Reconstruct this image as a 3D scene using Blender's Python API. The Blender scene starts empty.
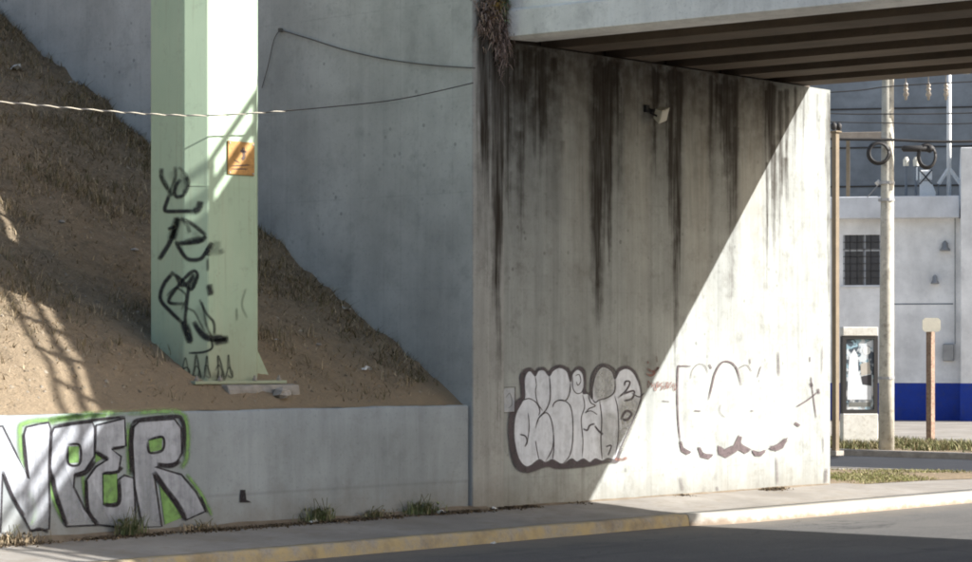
import bpy, math, random
import numpy as np
from mathutils import Vector, Matrix, noise as mnoise

random.seed(7); np.random.seed(7)
scene = bpy.context.scene
COL = scene.collection

# ------------------------------------------------------------------ camera
YAW = math.radians(41.6)                 # viewing direction measured from the +X road axis
FPX, CX, HY, CAM_H = 2388.0, 486.0, 356.0, 2.19
RIGHT = np.array([math.sin(YAW), -math.cos(YAW), 0.0])
FWD = np.array([math.cos(YAW), math.sin(YAW), 0.0])
UP = np.array([0, 0, 1.0])
CAM = np.array([-22.477, -20.227, CAM_H])
cam_data = bpy.data.cameras.new('camera')
cam = bpy.data.objects.new('camera', cam_data)
COL.objects.link(cam)
cam.location = CAM
cam.rotation_euler = (math.pi / 2, 0, YAW - math.pi / 2)
cam_data.sensor_width = 36.0
cam_data.lens = 36.0 * FPX / 972.0
cam_data.shift_y = (HY - 281.0) / 972.0
cam_data.clip_start = 0.1
cam_data.clip_end = 3000
scene.camera = cam

# ------------------------------------------------------------------ sky and sun
SUN = Vector((1.0, -1.42, 1.003)).normalized()      # towards the sun
world = bpy.data.worlds.new('World')
scene.world = world
world.use_nodes = True
wn = world.node_tree.nodes
wl = world.node_tree.links
wn.clear()
sky = wn.new('ShaderNodeTexSky')
sky.sky_type = 'NISHITA'
sky.sun_disc = False
sky.sun_elevation = math.asin(SUN.z)
sky.sun_rotation = math.atan2(SUN.x, SUN.y)
sky.dust_density = 3.0
sky.ozone_density = 0.9
bg = wn.new('ShaderNodeBackground')
bg.inputs['Strength'].default_value = 0.083
wo = wn.new('ShaderNodeOutputWorld')
wl.new(sky.outputs[0], bg.inputs[0])
wl.new(bg.outputs[0], wo.inputs[0])
sun_data = bpy.data.lights.new('sun', 'SUN')
sun_data.energy = 5.0
sun_data.angle = math.radians(0.4)
sun_data.color = (1.0, 0.985, 0.965)
sun = bpy.data.objects.new('sun', sun_data)
COL.objects.link(sun)
sun.rotation_euler = (-SUN).to_track_quat('-Z', 'Y').to_euler()
sun.location = (20, -30, 30)
scene.view_settings.view_transform = 'Standard'
scene.view_settings.look = 'None'
scene.view_settings.gamma = 1.0
scene.view_settings.use_curve_mapping = False
scene.view_settings.exposure = 1.2
scene.render.engine = 'CYCLES'
scene.cycles.max_bounces = 7
scene.cycles.diffuse_bounces = 5
scene.cycles.transparent_max_bounces = 24
scene.cycles.use_denoising = True
scene.cycles.filter_width = 1.9

# ------------------------------------------------------------------ geometry helpers
def ray(x, y):
    return RIGHT * (x - CX) / FPX + FWD + UP * (HY - y) / FPX
def on_plane(x, y, p0, n):
    d = ray(x, y); t = np.dot(np.array(p0) - CAM, n) / np.dot(d, n)
    return CAM + t * d
def onY(x, y, Y=0.0): return on_plane(x, y, (0, Y, 0), np.array([0, 1.0, 0]))
def onX(x, y, X=0.0): return on_plane(x, y, (X, 0, 0), np.array([1.0, 0, 0]))
def onZ(x, y, Z=0.0): return on_plane(x, y, (0, 0, Z), np.array([0, 0, 1.0]))
def atdepth(x, y, z): return CAM + ray(x, y) * z

class MB:
    def __init__(self):
        self.v = []; self.f = []; self.a = None; self.c = None
    def add(self, vs, fs):
        o = len(self.v)
        self.v.extend([tuple(map(float, p)) for p in vs])
        self.f.extend([tuple(i + o for i in f) for f in fs])
        return self
    def box(self, x0, x1, y0, y1, z0, z1, M=None):
        vs = [(x0, y0, z0), (x1, y0, z0), (x1, y1, z0), (x0, y1, z0), (x0, y0, z1), (x1, y0, z1), (x1, y1, z1), (x0, y1, z1)]
        if M is not None: vs = [M @ Vector(p) for p in vs]
        return self.add(vs, [(0, 3, 2, 1), (4, 5, 6, 7), (0, 1, 5, 4), (1, 2, 6, 5), (2, 3, 7, 6), (3, 0, 4, 7)])
    def cbox(self, x0, x1, y0, y1, z0, z1, c=0.01, M=None):
        """box with chamfered edges"""
        vs = []; 
        xs = (x0, x1); ys = (y0, y1); zs = (z0, z1)
        idx = {}
        for i in range(2):
            for j in range(2):
                for k in range(2):
                    sx, sy, sz = (1, -1)[i], (1, -1)[j], (1, -1)[k]
                    idx[i, j, k] = len(vs)
                    vs.append((xs[i], ys[j] + sy * c, zs[k] + sz * c))
                    vs.append((xs[i] + sx * c, ys[j], zs[k] + sz * c))
                    vs.append((xs[i] + sx * c, ys[j] + sy * c, zs[k]))
        A = lambda i, j, k, m: idx[i, j, k] + m
        fs = []
        for i in range(2):
            q = [A(i, 0, 0, 0), A(i, 1, 0, 0), A(i, 1, 1, 0), A(i, 0, 1, 0)]; fs.append(q if i else q[::-1])
            q = [A(0, i, 0, 1), A(1, i, 0, 1), A(1, i, 1, 1), A(0, i, 1, 1)]; fs.append(q[::-1] if i else q)
            q = [A(0, 0, i, 2), A(1, 0, i, 2), A(1, 1, i, 2), A(0, 1, i, 2)]; fs.append(q if i else q[::-1])
        for i in range(2):
            for j in range(2):
                q = [A(i, j, 0, 0), A(i, j, 0, 1), A(i, j, 1, 1), A(i, j, 1, 0)]; fs.append(q if (i == j) else q[::-1])
                q = [A(i, 0, j, 0), A(i, 0, j, 2), A(i, 1, j, 2), A(i, 1, j, 0)]; fs.append(q[::-1] if (i == j) else q)
                q = [A(0, i, j, 1), A(0, i, j, 2), A(1, i, j, 2), A(1, i, j, 1)]; fs.append(q if (i == j) else q[::-1])
                for k in range(2):
                    q = [A(i, j, k, 0), A(i, j, k, 1), A(i, j, k, 2)]; fs.append(q if (i + j + k) % 2 else q[::-1])
        if M is not None: vs = [M @ Vector(p) for p in vs]
        return self.add(vs, fs)
    def prism(self, poly, z0, z1, axis='z', taper=None):
        """extrude a 2D polygon along an axis; axis y -> poly is (x,z), axis x -> poly is (y,z)"""
        n = len(poly)
        def P(p, h):
            if axis == 'z': return (p[0], p[1], h)
            if axis == 'y': return (p[0], h, p[1])
            return (h, p[0], p[1])
        vs = [P(p, z0) for p in poly] + [P(p, z1) for p in poly]
        fs = [tuple(range(n)), tuple(range(n, 2 * n))[::-1]] + [(i, i + n, (i + 1) % n + n, (i + 1) % n) for i in range(n)]
        return self.add(vs, fs)
    def tube(self, pts, r, n=8, caps=True):
        pts = [Vector(p) for p in pts]
        rs = r if hasattr(r, '__len__') else [r] * len(pts)
        rings = []
        ref = None
        vs = []
        for i, p in enumerate(pts):
            t = (pts[min(i + 1, len(pts) - 1)] - pts[max(i - 1, 0)]).normalized()
            if ref is None:
                ref = Vector((0, 0, 1)) if abs(t.z) < 0.9 else Vector((1, 0, 0))
            s = t.cross(ref).normalized(); ref = s.cross(t).normalized()
            for k in range(n):
                a = 2 * math.pi * k / n
                vs.append(p + (s * math.cos(a) + ref * math.sin(a)) * rs[i])
        fs = []
        for i in range(len(pts) - 1):
            for k in range(n):
                fs.append((i * n + k, i * n + (k + 1) % n, (i + 1) * n + (k + 1) % n, (i + 1) * n + k))
        if caps:
            fs.append(tuple(range(n))[::-1]); fs.append(tuple(range((len(pts) - 1) * n, len(pts) * n)))
        return self.add(vs, fs)
    def lathe(self, prof, c, n=14):
        vs = []
        for r, z in prof:
            for k in range(n):
                a = 2 * math.pi * k / n
                vs.append((c[0] + r * math.cos(a), c[1] + r * math.sin(a), c[2] + z))
        fs = []
        for i in range(len(prof) - 1):
            for k in range(n):
                fs.append((i * n + k, i * n + (k + 1) % n, (i + 1) * n + (k + 1) % n, (i + 1) * n + k))
        fs.append(tuple(range(n))[::-1]); fs.append(tuple(range((len(prof) - 1) * n, len(prof) * n)))
        return self.add(vs, fs)
    def mesh(self, name):
        m = bpy.data.meshes.new(name)
        m.from_pydata(self.v, [], self.f)
        if self.a is not None:
            at = m.attributes.new('alpha', 'FLOAT', 'POINT'); at.data.foreach_set('value', np.array(self.a, dtype=np.float32))
        m.update()
        return m
    def build(self, name, mat, parent=None, smooth=False):
        return link(name, self.mesh(name), mat, parent, smooth)

def link(name, mesh, mat, parent=None, smooth=False):
    o = bpy.data.objects.new(name, mesh)
    COL.objects.link(o)
    if mat is not None: mesh.materials.append(mat)
    if parent is not None: o.parent = parent
    if smooth: mesh.polygons.foreach_set('use_smooth', [True] * len(mesh.polygons))
    return o
def empty(name, loc=(0, 0, 0), rz=0.0):
    o = bpy.data.objects.new(name, None); COL.objects.link(o)
    o.location = loc; o.rotation_euler = (0, 0, rz); o.empty_display_size = 0.2
    return o
def tag(o, label=None, cat=None, group=None, kind=None):
    if label: o['label'] = label
    if cat: o['category'] = cat
    if group: o['group'] = group
    if kind: o['kind'] = kind
    return o
def copy_tree(o, parent=None):
    c = o.copy(); COL.objects.link(c); c.parent = parent
    for ch in o.children: copy_tree(ch, c)
    return c
def grid_mesh(name, P, attrs=None, colors=None):
    """P: (nu,nv,3) array -> quad grid"""
    nu, nv = P.shape[:2]
    i = np.arange(nu - 1)[:, None] * nv + np.arange(nv - 1)[None, :]
    q = np.stack([i, i + nv, i + nv + 1, i + 1], -1).reshape(-1, 4)
    return fast_mesh(name, P.reshape(-1, 3), q, attrs, colors)
def fast_mesh(name, V, Q, attrs=None, colors=None):
    m = bpy.data.meshes.new(name)
    nl = Q.shape[1]
    m.vertices.add(len(V)); m.vertices.foreach_set('co', V.astype(np.float32).ravel())
    m.loops.add(Q.size); m.loops.foreach_set('vertex_index', Q.astype(np.int32).ravel())
    m.polygons.add(len(Q)); m.polygons.foreach_set('loop_start', np.arange(len(Q), dtype=np.int32) * nl)
    m.polygons.foreach_set('loop_total', np.full(len(Q), nl, dtype=np.int32))
    for k, a in (attrs or {}).items():
        at = m.attributes.new(k, 'FLOAT', 'POINT'); at.data.foreach_set('value', a.astype(np.float32).ravel())
    if colors is not None:
        at = m.attributes.new('tint', 'FLOAT_COLOR', 'POINT'); at.data.foreach_set('color', colors.astype(np.float32).ravel())
    m.update(); m.validate()
    return m

# ------------------------------------------------------------------ materials
class NT:
    def __init__(self, name):
        self.m = bpy.data.materials.new(name); self.m.use_nodes = True
        self.n = self.m.node_tree.nodes; self.l = self.m.node_tree.links
        self.p = self.n['Principled BSDF']; self.out = self.n['Material Output']
        self.co = self.n.new('ShaderNodeTexCoord').outputs['Object']
    def ln(self, a, b): self.l.new(a, b)
    def mapping(self, scale, loc=(0, 0, 0)):
        k = self.n.new('ShaderNodeMapping'); k.inputs['Scale'].default_value = scale; k.inputs['Location'].default_value = loc
        self.ln(self.co, k.inputs['Vector']); return k.outputs[0]
    def noise(self, scale=1, detail=6, rough=.55, vec=None, dist=0.0):
        k = self.n.new('ShaderNodeTexNoise'); k.inputs['Scale'].default_value = scale; k.inputs['Detail'].default_value = detail
        k.inputs['Roughness'].default_value = rough; k.inputs['Distortion'].default_value = dist
        self.ln(vec if vec is not None else self.co, k.inputs['Vector']); return k.outputs['Fac']
    def ramp(self, fac, stops):
        k = self.n.new('ShaderNodeValToRGB'); e = k.color_ramp.elements
        while len(e) < len(stops): e.new(0.5)
        for el, (p, c) in zip(e, stops):
            el.position = p; el.color = (c, c, c, 1) if not hasattr(c, '__len__') else (*c, 1)
        self.ln(fac, k.inputs[0]); return k.outputs[0]
    def mix(self, fac, a, b, mode='MIX'):
        k = self.n.new('ShaderNodeMix'); k.data_type = 'RGBA'; k.blend_type = mode
        for s, v in ((0, fac), (6, a), (7, b)):
            if isinstance(v, (int, float)): k.inputs[s].default_value = v if s == 0 else (v, v, v, 1)
            elif isinstance(v, (tuple, list)): k.inputs[s].default_value = (*v, 1)
            else: self.ln(v, k.inputs[s])
        return k.outputs[2]
    def math(self, op, a, b=0.5, clamp=False):
        k = self.n.new('ShaderNodeMath'); k.operation = op; k.use_clamp = clamp
        for s, v in ((0, a), (1, b)):
            if isinstance(v, (int, float)): k.inputs[s].default_value = v
            else: self.ln(v, k.inputs[s])
        return k.outputs[0]
    def attr(self, name, col=False):
        k = self.n.new('ShaderNodeAttribute'); k.attribute_name = name
        return k.outputs['Color'] if col else k.outputs['Fac']
    def bump(self, h, strength=.3, dist=.02):
        k = self.n.new('ShaderNodeBump'); k.inputs['Strength'].default_value = strength; k.inputs['Distance'].default_value = dist
        self.ln(h, k.inputs['Height']); self.ln(k.outputs[0], self.p.inputs['Normal'])
    def sep(self):
        k = self.n.new('ShaderNodeSeparateXYZ'); self.ln(self.co, k.inputs[0]); return k.outputs
    def base(self, c, rough=.85, spec=.25):
        if isinstance(c, (tuple, list)): self.p.inputs['Base Color'].default_value = (*c, 1)
        else: self.ln(c, self.p.inputs['Base Color'])
        self.p.inputs['Roughness'].default_value = rough
        self.p.inputs['Specular IOR Level'].default_value = spec
        return self.m

def mat_simple(name, col, rough=.75, var=.18, scale=3.0, fine=40.0, bump=.15, spec=.25, metal=0.0, dirt=None):
    t = NT(name)
    n1 = t.noise(scale, 5, .6); n2 = t.noise(fine, 4, .6)
    lo = tuple(c * (1 - var) for c in col); hi = tuple(min(1, c * (1 + var)) for c in col)
    c = t.mix(t.ramp(n1, [(.3, 0), (.7, 1)]), lo, hi)
    c = t.mix(t.math('MULTIPLY', t.ramp(n2, [(.4, 0), (.75, 1)]), .35), c, tuple(x * .72 for x in col))
    if dirt: c = t.mix(t.math('MULTIPLY', t.ramp(t.noise(scale * 2.3, 8, .7), [(.5, 0), (.68, 1)]), dirt[1]), c, dirt[0])
    if bump: t.bump(n2, bump, .01)
    t.p.inputs['Metallic'].default_value = metal
    return t.base(c, rough, spec)

def mat_concrete(name, col, *args, boards=None, **kw):
    return _concrete(name, col, boards, *args, **kw)
def _concrete(name, col, boards, streak=.45, blotch=.35, grime=(.10, .09, .075), use_stain=False, stretch=(5.0, 5.0, .35), base_dirt=None, lifts=None, grain=1.0):
    t = NT(name)
    lo = tuple(c * .74 for c in col); hi = tuple(min(1, c * 1.14) for c in col)
    big = t.noise(.7, 7, .62)
    c = t.mix(t.ramp(big, [(.32, 0), (.68, 1)]), lo, hi)
    st = t.noise(1.0, 7, .62, t.mapping(stretch), .2)
    c = t.mix(t.math('MULTIPLY', t.ramp(st, [(.48, 0), (.72, 1)]), streak), c, tuple(x * .45 for x in col))
    st2 = t.noise(1.0, 5, .6, t.mapping((stretch[0] * 3.4, stretch[1] * 3.4, stretch[2] * .9), (3, 7, 1)))
    c = t.mix(t.math('MULTIPLY', t.ramp(st2, [(.52, 0), (.7, 1)]), streak * .7), c, tuple(min(1, x * 1.25) for x in col))
    bl = t.noise(2.6, 9, .72)
    c = t.mix(t.math('MULTIPLY', t.ramp(bl, [(.52, 0), (.66, 1)]), blotch), c, grime)
    sp = t.noise(24, 6, .7)
    c = t.mix(t.math('MULTIPLY', t.ramp(sp, [(.56, 0), (.66, 1)]), .4 * grain), c, tuple(x * .5 for x in col))
    X, Y, Z = t.sep()
    if boards:      # faint shutter board lines, pour lines and bolt holes left by the formwork
        ax = {'X': X, 'Y': Y}[boards[0]]
        for w_, st_ in ((boards[1], .30), (boards[1] * 4, .5)):
            fr = t.math('ABSOLUTE', t.math('SUBTRACT', t.math('FRACT', t.math('DIVIDE', t.math('ADD', ax, t.math('MULTIPLY', big, .01)), w_)), .5))
            c = t.mix(t.math('MULTIPLY', t.ramp(t.math('MULTIPLY', fr, w_ / .02), [(0, 1), (.6, 0)]), t.math('MULTIPLY', t.ramp(bl, [(.35, .2), (.6, 1)]), st_)), c, tuple(x * .55 for x in col))
        fz = t.math('ABSOLUTE', t.math('SUBTRACT', t.math('FRACT', t.math('DIVIDE', Z, 1.22)), .5))
        c = t.mix(t.math('MULTIPLY', t.ramp(t.math('MULTIPLY', fz, 1.22 / .025), [(0, 1), (.6, 0)]), t.math('MULTIPLY', t.ramp(bl, [(.4, .1), (.6, 1)]), .35)), c, tuple(x * .6 for x in col))
        vp_ = t.n.new('ShaderNodeTexVoronoi'); vp_.inputs['Scale'].default_value = 5.0; t.ln(t.co, vp_.inputs['Vector'])
        c = t.mix(t.math('MULTIPLY', t.ramp(vp_.outputs['Distance'], [(.10, 1), (.16, 0)]), t.ramp(big, [(.45, 0), (.6, .6)])), c, tuple(x * .4 for x in col))
    if lifts:   # horizontal pour lines
        for z in lifts:
            d = t.math('ABSOLUTE', t.math('SUBTRACT', t.math('ADD', Z, t.math('MULTIPLY', big, .02)), z))
            c = t.mix(t.math('MULTIPLY', t.ramp(t.math('MULTIPLY', d, 12), [(0, 1), (.35, 0)]), .35), c, tuple(x * .5 for x in col))
    if base_dirt:   # splash dirt along the foot
        z0, hgt, dc = base_dirt
        h = t.math('DIVIDE', t.math('SUBTRACT', Z, z0), hgt)
        h = t.math('ADD', h, t.math('MULTIPLY', t.math('SUBTRACT', t.noise(3.5, 6, .65), .5), 1.6))
        c = t.mix(t.math('MULTIPLY', t.ramp(h, [(0, 1), (.9, 0)]), .5), c, dc)
    if use_stain:
        brk = t.noise(1.0, 5, .6, t.mapping((18, 18, 1.1)))
        brk2 = t.noise(4.5, 5, .58)
        rust = t.math('MULTIPLY', t.attr('rust'), t.ramp(brk2, [(.25, .45), (.6, 1)]))
        c = t.mix(rust, c, (.048, .036, .025))
        at = t.attr('stain')
        s = t.math('ADD', t.math('MULTIPLY', at, 1.55), t.math('MULTIPLY', t.math('SUBTRACT', brk, .5), 1.5))
        s = t.math('ADD', s, t.math('MULTIPLY', t.math('SUBTRACT', brk2, .5), 1.0))
        s = t.math('MULTIPLY', t.ramp(t.math('SUBTRACT', s, .12), [(0.0, 0), (.45, .5), (1.0, 1)]), t.ramp(at, [(0, 0), (.18, 1)]))
        c = t.mix(t.math('MULTIPLY', s, t.ramp(brk, [(.35, .62), (.62, .97)])), c, (.028, .021, .015))
        lm = t.math('MULTIPLY', t.attr('pale'), t.ramp(brk, [(.3, .3), (.65, 1)]))
        c = t.mix(lm, c, (.55, .53, .46))
    hgt = t.math('ADD', t.math('MULTIPLY', sp, .5), t.math('MULTIPLY', st2, .6))
    t.bump(hgt, .35, .012)
    return t.base(c, .9, .2)

def mat_paint(name, col, wear=.25, scale=14.0, var=.2):
    """thin spray paint: soft edges from the vertex alpha, worn through in places"""
    t = NT(name)
    n = t.noise(scale, 7, .68); n2 = t.noise(1.0, 6, .65, t.mapping((9, 9, 1.0)))
    c = t.mix(t.ramp(n2, [(.35, 0), (.65, 1)]), tuple(x * (1 - var) for x in col), tuple(min(1, x * (1 + var)) for x in col))
    t.base(c, .7, .25)
    a = t.math('MULTIPLY', t.attr('alpha'), t.math('SUBTRACT', 1.0, t.math('MULTIPLY', t.ramp(n, [(.45, 0), (.68, 1)]), wear)), True)
    tr = t.n.new('ShaderNodeBsdfTransparent'); mx = t.n.new('ShaderNodeMixShader')
    t.ln(a, mx.inputs[0]); t.ln(tr.outputs[0], mx.inputs[1]); t.ln(t.p.outputs[0], mx.inputs[2]); t.ln(mx.outputs[0], t.out.inputs['Surface'])
    return t.m

def mat_tint(name, rough=.9, trans=0.0):
    t = NT(name)
    t.base(t.attr('tint', True), rough, .1)
    return t.m

M = {}
M['abutment'] = mat_concrete('abutment_concrete', (.355, .37, .35), .45, .38, use_stain=True, base_dirt=(.24, .5, (.16, .14, .11)), boards=('X', .30))
M['wing'] = mat_concrete('wing_concrete', (.50, .495, .465), .22, .30, stretch=(2.2, 2.2, .28), grime=(.22, .22, .205), boards=('Y', .61))
M['wing_end'] = mat_concrete('wing_end_concrete', (.37, .37, .345), .4, .3, use_stain=True, base_dirt=(.24, .5, (.16, .14, .11)))
M['low_wall'] = mat_concrete('painted_concrete', (.325, .355, .365), .28, .18, stretch=(3, 3, .5), base_dirt=(.24, .55, (.20, .18, .15)), lifts=(.62,))
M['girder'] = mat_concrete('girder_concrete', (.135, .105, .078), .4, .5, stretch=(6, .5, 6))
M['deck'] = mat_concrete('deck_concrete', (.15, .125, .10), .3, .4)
M['fascia'] = mat_concrete('fascia_concrete', (.86, .845, .80), .22, .2, stretch=(4, 4, .8))
M['fill'] = mat_simple('fill_asphalt', (.08, .08, .08))
M['rail_steel'] = mat_simple('galvanised_steel', (.35, .35, .35), .5, metal=.5)

def mat_asphalt():
    t = NT('asphalt')
    n = t.noise(.35, 7, .6); f = t.noise(60, 5, .7)
    c = t.mix(t.ramp(n, [(.35, 0), (.65, 1)]), (.070, .067, .063), (.112, .105, .096))
    c = t.mix(t.math('MULTIPLY', t.ramp(f, [(.45, 0), (.65, 1)]), .75), c, (.20, .195, .185))
    p = t.noise(1.0, 6, .6, t.mapping((.25, 2.2, 1)))
    c = t.mix(t.math('MULTIPLY', t.ramp(p, [(.52, 0), (.7, 1)]), .45), c, (.055, .055, .057))
    vo = t.n.new('ShaderNodeTexVoronoi'); vo.feature = 'DISTANCE_TO_EDGE'; vo.inputs['Scale'].default_value = .55
    wq = t.n.new('ShaderNodeTexNoise'); wq.inputs['Scale'].default_value = 1.5; wq.inputs['Detail'].default_value = 6; t.ln(t.co, wq.inputs['Vector'])
    va = t.n.new('ShaderNodeVectorMath'); va.operation = 'ADD'; t.ln(t.co, va.inputs[0]); t.ln(wq.outputs['Color'], va.inputs[1]); t.ln(va.outputs[0], vo.inputs['Vector'])
    ck = t.math('MULTIPLY', t.ramp(vo.outputs['Distance'], [(0, 1), (.02, 0)]), t.ramp(n, [(.45, 0), (.6, .8)]))
    c = t.mix(ck, c, (.03, .03, .03))
    c = t.mix(t.math('MULTIPLY', t.ramp(t.noise(3.2, 8, .75), [(.56, 0), (.66, 1)]), .4), c, (.17, .155, .135))
    Y = t.sep()[1]
    d = t.math('ADD', t.math('MULTIPLY', t.math('ADD', Y, 3.0), .9), t.math('MULTIPLY', t.math('SUBTRACT', t.noise(2.2, 6, .65), .5), 1.8))
    c = t.mix(t.math('MULTIPLY', t.ramp(d, [(.1, 0), (.9, 1)]), .6), c, (.20, .175, .14))  # towards the kerb: gutter dust, plus warm sunlight put into the colour
    t.bump(f, .5, .012)
    return t.base(c, .85, .3)
M['asphalt'] = mat_asphalt()
M['asphalt_dark'] = mat_simple('dark_asphalt', (.034, .036, .041), .9, .2, 1.0, 40, .4, .2)  # side street surface, darker than the main road
def mat_pavement():
    t = NT('pavement_concrete')
    n = t.noise(.8, 8, .65); f = t.noise(45, 5, .7)
    c = t.mix(t.ramp(n, [(.35, 0), (.66, 1)]), (.225, .205, .18), (.335, .31, .275))
    c = t.mix(t.math('MULTIPLY', t.ramp(f, [(.45, 0), (.7, 1)]), .35), c, (.22, .2, .17))
    c = t.mix(t.math('MULTIPLY', t.ramp(t.noise(2.7, 8, .7), [(.5, 0), (.66, 1)]), .55), c, (.21, .175, .13))
    t.bump(f, .35, .01)
    return t.base(c, .9, .2)
M['pavement'] = mat_pavement()
def mat_kerb():
    t = NT('worn_yellow_kerb_paint')
    n = t.noise(4.5, 9, .75); f = t.noise(30, 5, .7)
    c = t.mix(t.ramp(f, [(.4, 0), (.7, 1)]), (.34, .32, .28), (.24, .22, .19))
    c = t.mix(t.ramp(n, [(.38, .15), (.56, .9)]), c, (.45, .345, .175))
    c = t.mix(t.math('MULTIPLY', t.ramp(t.noise(1.6, 8, .7), [(.5, 0), (.65, 1)]), .6), c, (.17, .14, .11))
    t.bump(f, .4, .012)
    return t.base(c, .85, .25)
M['kerb'] = mat_kerb()
def mat_pale_kerb():
    t = NT('pale_kerb')
    n = t.noise(3.0, 8, .7); f = t.noise(30, 6, .7)
    c = t.mix(t.ramp(n, [(.35, 0), (.65, 1)]), (.40, .37, .32), (.52, .49, .43))  # pale tone: yellow kerb washed out by sun, put into the colour
    c = t.mix(t.math('MULTIPLY', t.ramp(f, [(.45, 0), (.7, 1)]), .35), c, (.30, .26, .21))
    h = t.math('ADD', t.math('DIVIDE', t.sep()[2], .12), t.math('MULTIPLY', t.math('SUBTRACT', t.noise(5, 8, .75), .5), 2.2))     # tyre scuffs and splashed mud low on the face
    c = t.mix(t.math('MULTIPLY', t.ramp(h, [(.1, 1), (.75, 0)]), .8), c, (.23, .165, .11))
    t.bump(f, .4, .012)
    return t.base(c, .9, .2)
M['kerb_pale'] = mat_pale_kerb()
def mat_soil():
    t = NT('dry_soil')
    n = t.noise(.9, 9, .7); f = t.noise(18, 8, .75); g = t.noise(5, 8, .7)
    c = t.mix(t.ramp(n, [(.3, 0), (.7, 1)]), (.215, .168, .115), (.325, .255, .172))
    c = t.mix(t.math('MULTIPLY', t.ramp(g, [(.45, 0), (.65, 1)]), .6), c, (.15, .12, .083))
    c = t.mix(t.math('MULTIPLY', t.ramp(f, [(.5, 0), (.68, 1)]), .6), c, (.40, .32, .22))
    Y = t.sep()[1]      # the foot of the slope is trodden bare and paler
    d = t.math('ADD', t.math('MULTIPLY', Y, .33), t.math('MULTIPLY', t.math('SUBTRACT', n, .5), 1.5))
    c = t.mix(t.math('MULTIPLY', t.ramp(d, [(.1, 1), (.9, 0)]), .6), c, (.37, .285, .19))
    t.bump(t.math('ADD', f, g), .9, .05)
    return t.base(c, 1.0, .05)
M['soil'] = mat_soil()
M['grit'] = mat_simple('brown_grit', (.19, .155, .115), 1.0, .3, 4, 40, .6, .05)
M['ground'] = mat_simple('dusty_ground', (.20, .175, .14), .95, .2, .4, 10, .4)
M['grass_tint'] = mat_tint('dry_grass_blades')
M['green_paint'] = None
def mat_column():
    t = NT('pale_green_paint')
    n = t.noise(.8, 7, .6); s = t.noise(1.0, 7, .65, t.mapping((9, 9, .5)))
    c = t.mix(t.ramp(n, [(.3, 0), (.7, 1)]), (.36, .475, .335), (.43, .545, .39))
    c = t.mix(t.math('MULTIPLY', t.ramp(s, [(.5, 0), (.72, 1)]), .35), c, (.47, .51, .36))
    d = t.noise(6, 9, .75)
    c = t.mix(t.math('MULTIPLY', t.ramp(d, [(.56, 0), (.68, 1)]), .35), c, (.22, .25, .18))
    dr = t.noise(1.0, 7, .7, t.mapping((22, 22, .7)))
    c = t.mix(t.math('MULTIPLY', t.ramp(dr, [(.55, 0), (.72, 1)]), .45), c, (.25, .27, .17))
    ch = t.noise(11, 9, .8)
    c = t.mix(t.ramp(ch, [(.655, 0), (.675, .8)]), c, (.20, .13, .08))
    Z = t.sep()[2]
    h = t.math('ADD', t.math('DIVIDE', t.math('SUBTRACT', Z, 1.85), 1.0), t.math('MULTIPLY', t.math('SUBTRACT', n, .5), 1.2))
    c = t.mix(t.math('MULTIPLY', t.ramp(h, [(0, 1), (.8, 0)]), .5), c, (.25, .21, .14))
    t.bump(d, .1, .01)
    return t.base(c, .55, .4)
M['column'] = mat_column()
M['footing'] = mat_simple('rough_concrete', (.33, .30, .26), .95, .25, 5, 30, .6)
M['bark_dark'] = mat_simple('dark_plastic', (.03, .03, .032), .6)
M['cable'] = mat_simple('cable_rubber', (.045, .042, .04), .6, bump=0)
M['cable_pale'] = mat_simple('pale_tape', (.42, .38, .30), .6, bump=0)

# ------------------------------------------------------------------ ground, roads, pavements
def sheet(name, poly, z, mat, kind='structure'):
    mb = MB(); mb.add([(x, y, z) for x, y in poly], [tuple(range(len(poly)))])
    return tag(mb.build(name, mat), kind=kind)
sheet('ground', [(-900, -900), (1200, -900), (1200, 1200), (-900, 1200)], -.03, M['ground'])
sheet('road', [(-300, -30), (400, -30), (400, -1.6), (-300, -1.6)], 0.0, M['asphalt'])
sheet('side_street', [(16.4, -1.9), (22.0, -1.9), (22.0, 160), (16.4, 160)], 0.004, M['asphalt_dark'])

# footway that falls gently from the walls to the kerb (fine grid so its surface is uneven)
xs = np.concatenate([np.linspace(-40, -9, 40), np.linspace(-8.9, 16.2, 260)]); ys = np.linspace(-1.5, 0.04, 16)
P = np.zeros((len(xs), len(ys), 3))
for i, x in enumerate(xs):
    for j, y in enumerate(ys):
        z = .14 + (.10 - .185 * min(1, max(0, (x - 8.6) / 2.5))) * (y + 1.5) / 1.54
        z += .010 * mnoise.noise((x * .9, y * 1.7, 0)) + .004 * mnoise.noise((x * 4, y * 4, 3))
        P[i, j] = (x, y, z)
tag(link('pavement', grid_mesh('pavement', P), M['pavement'], smooth=True), kind='structure')
sheet('corner_pavement', [(8.3, .04), (16.2, .04), (16.2, 40), (8.3, 40)], .05, M['pavement'])

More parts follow.
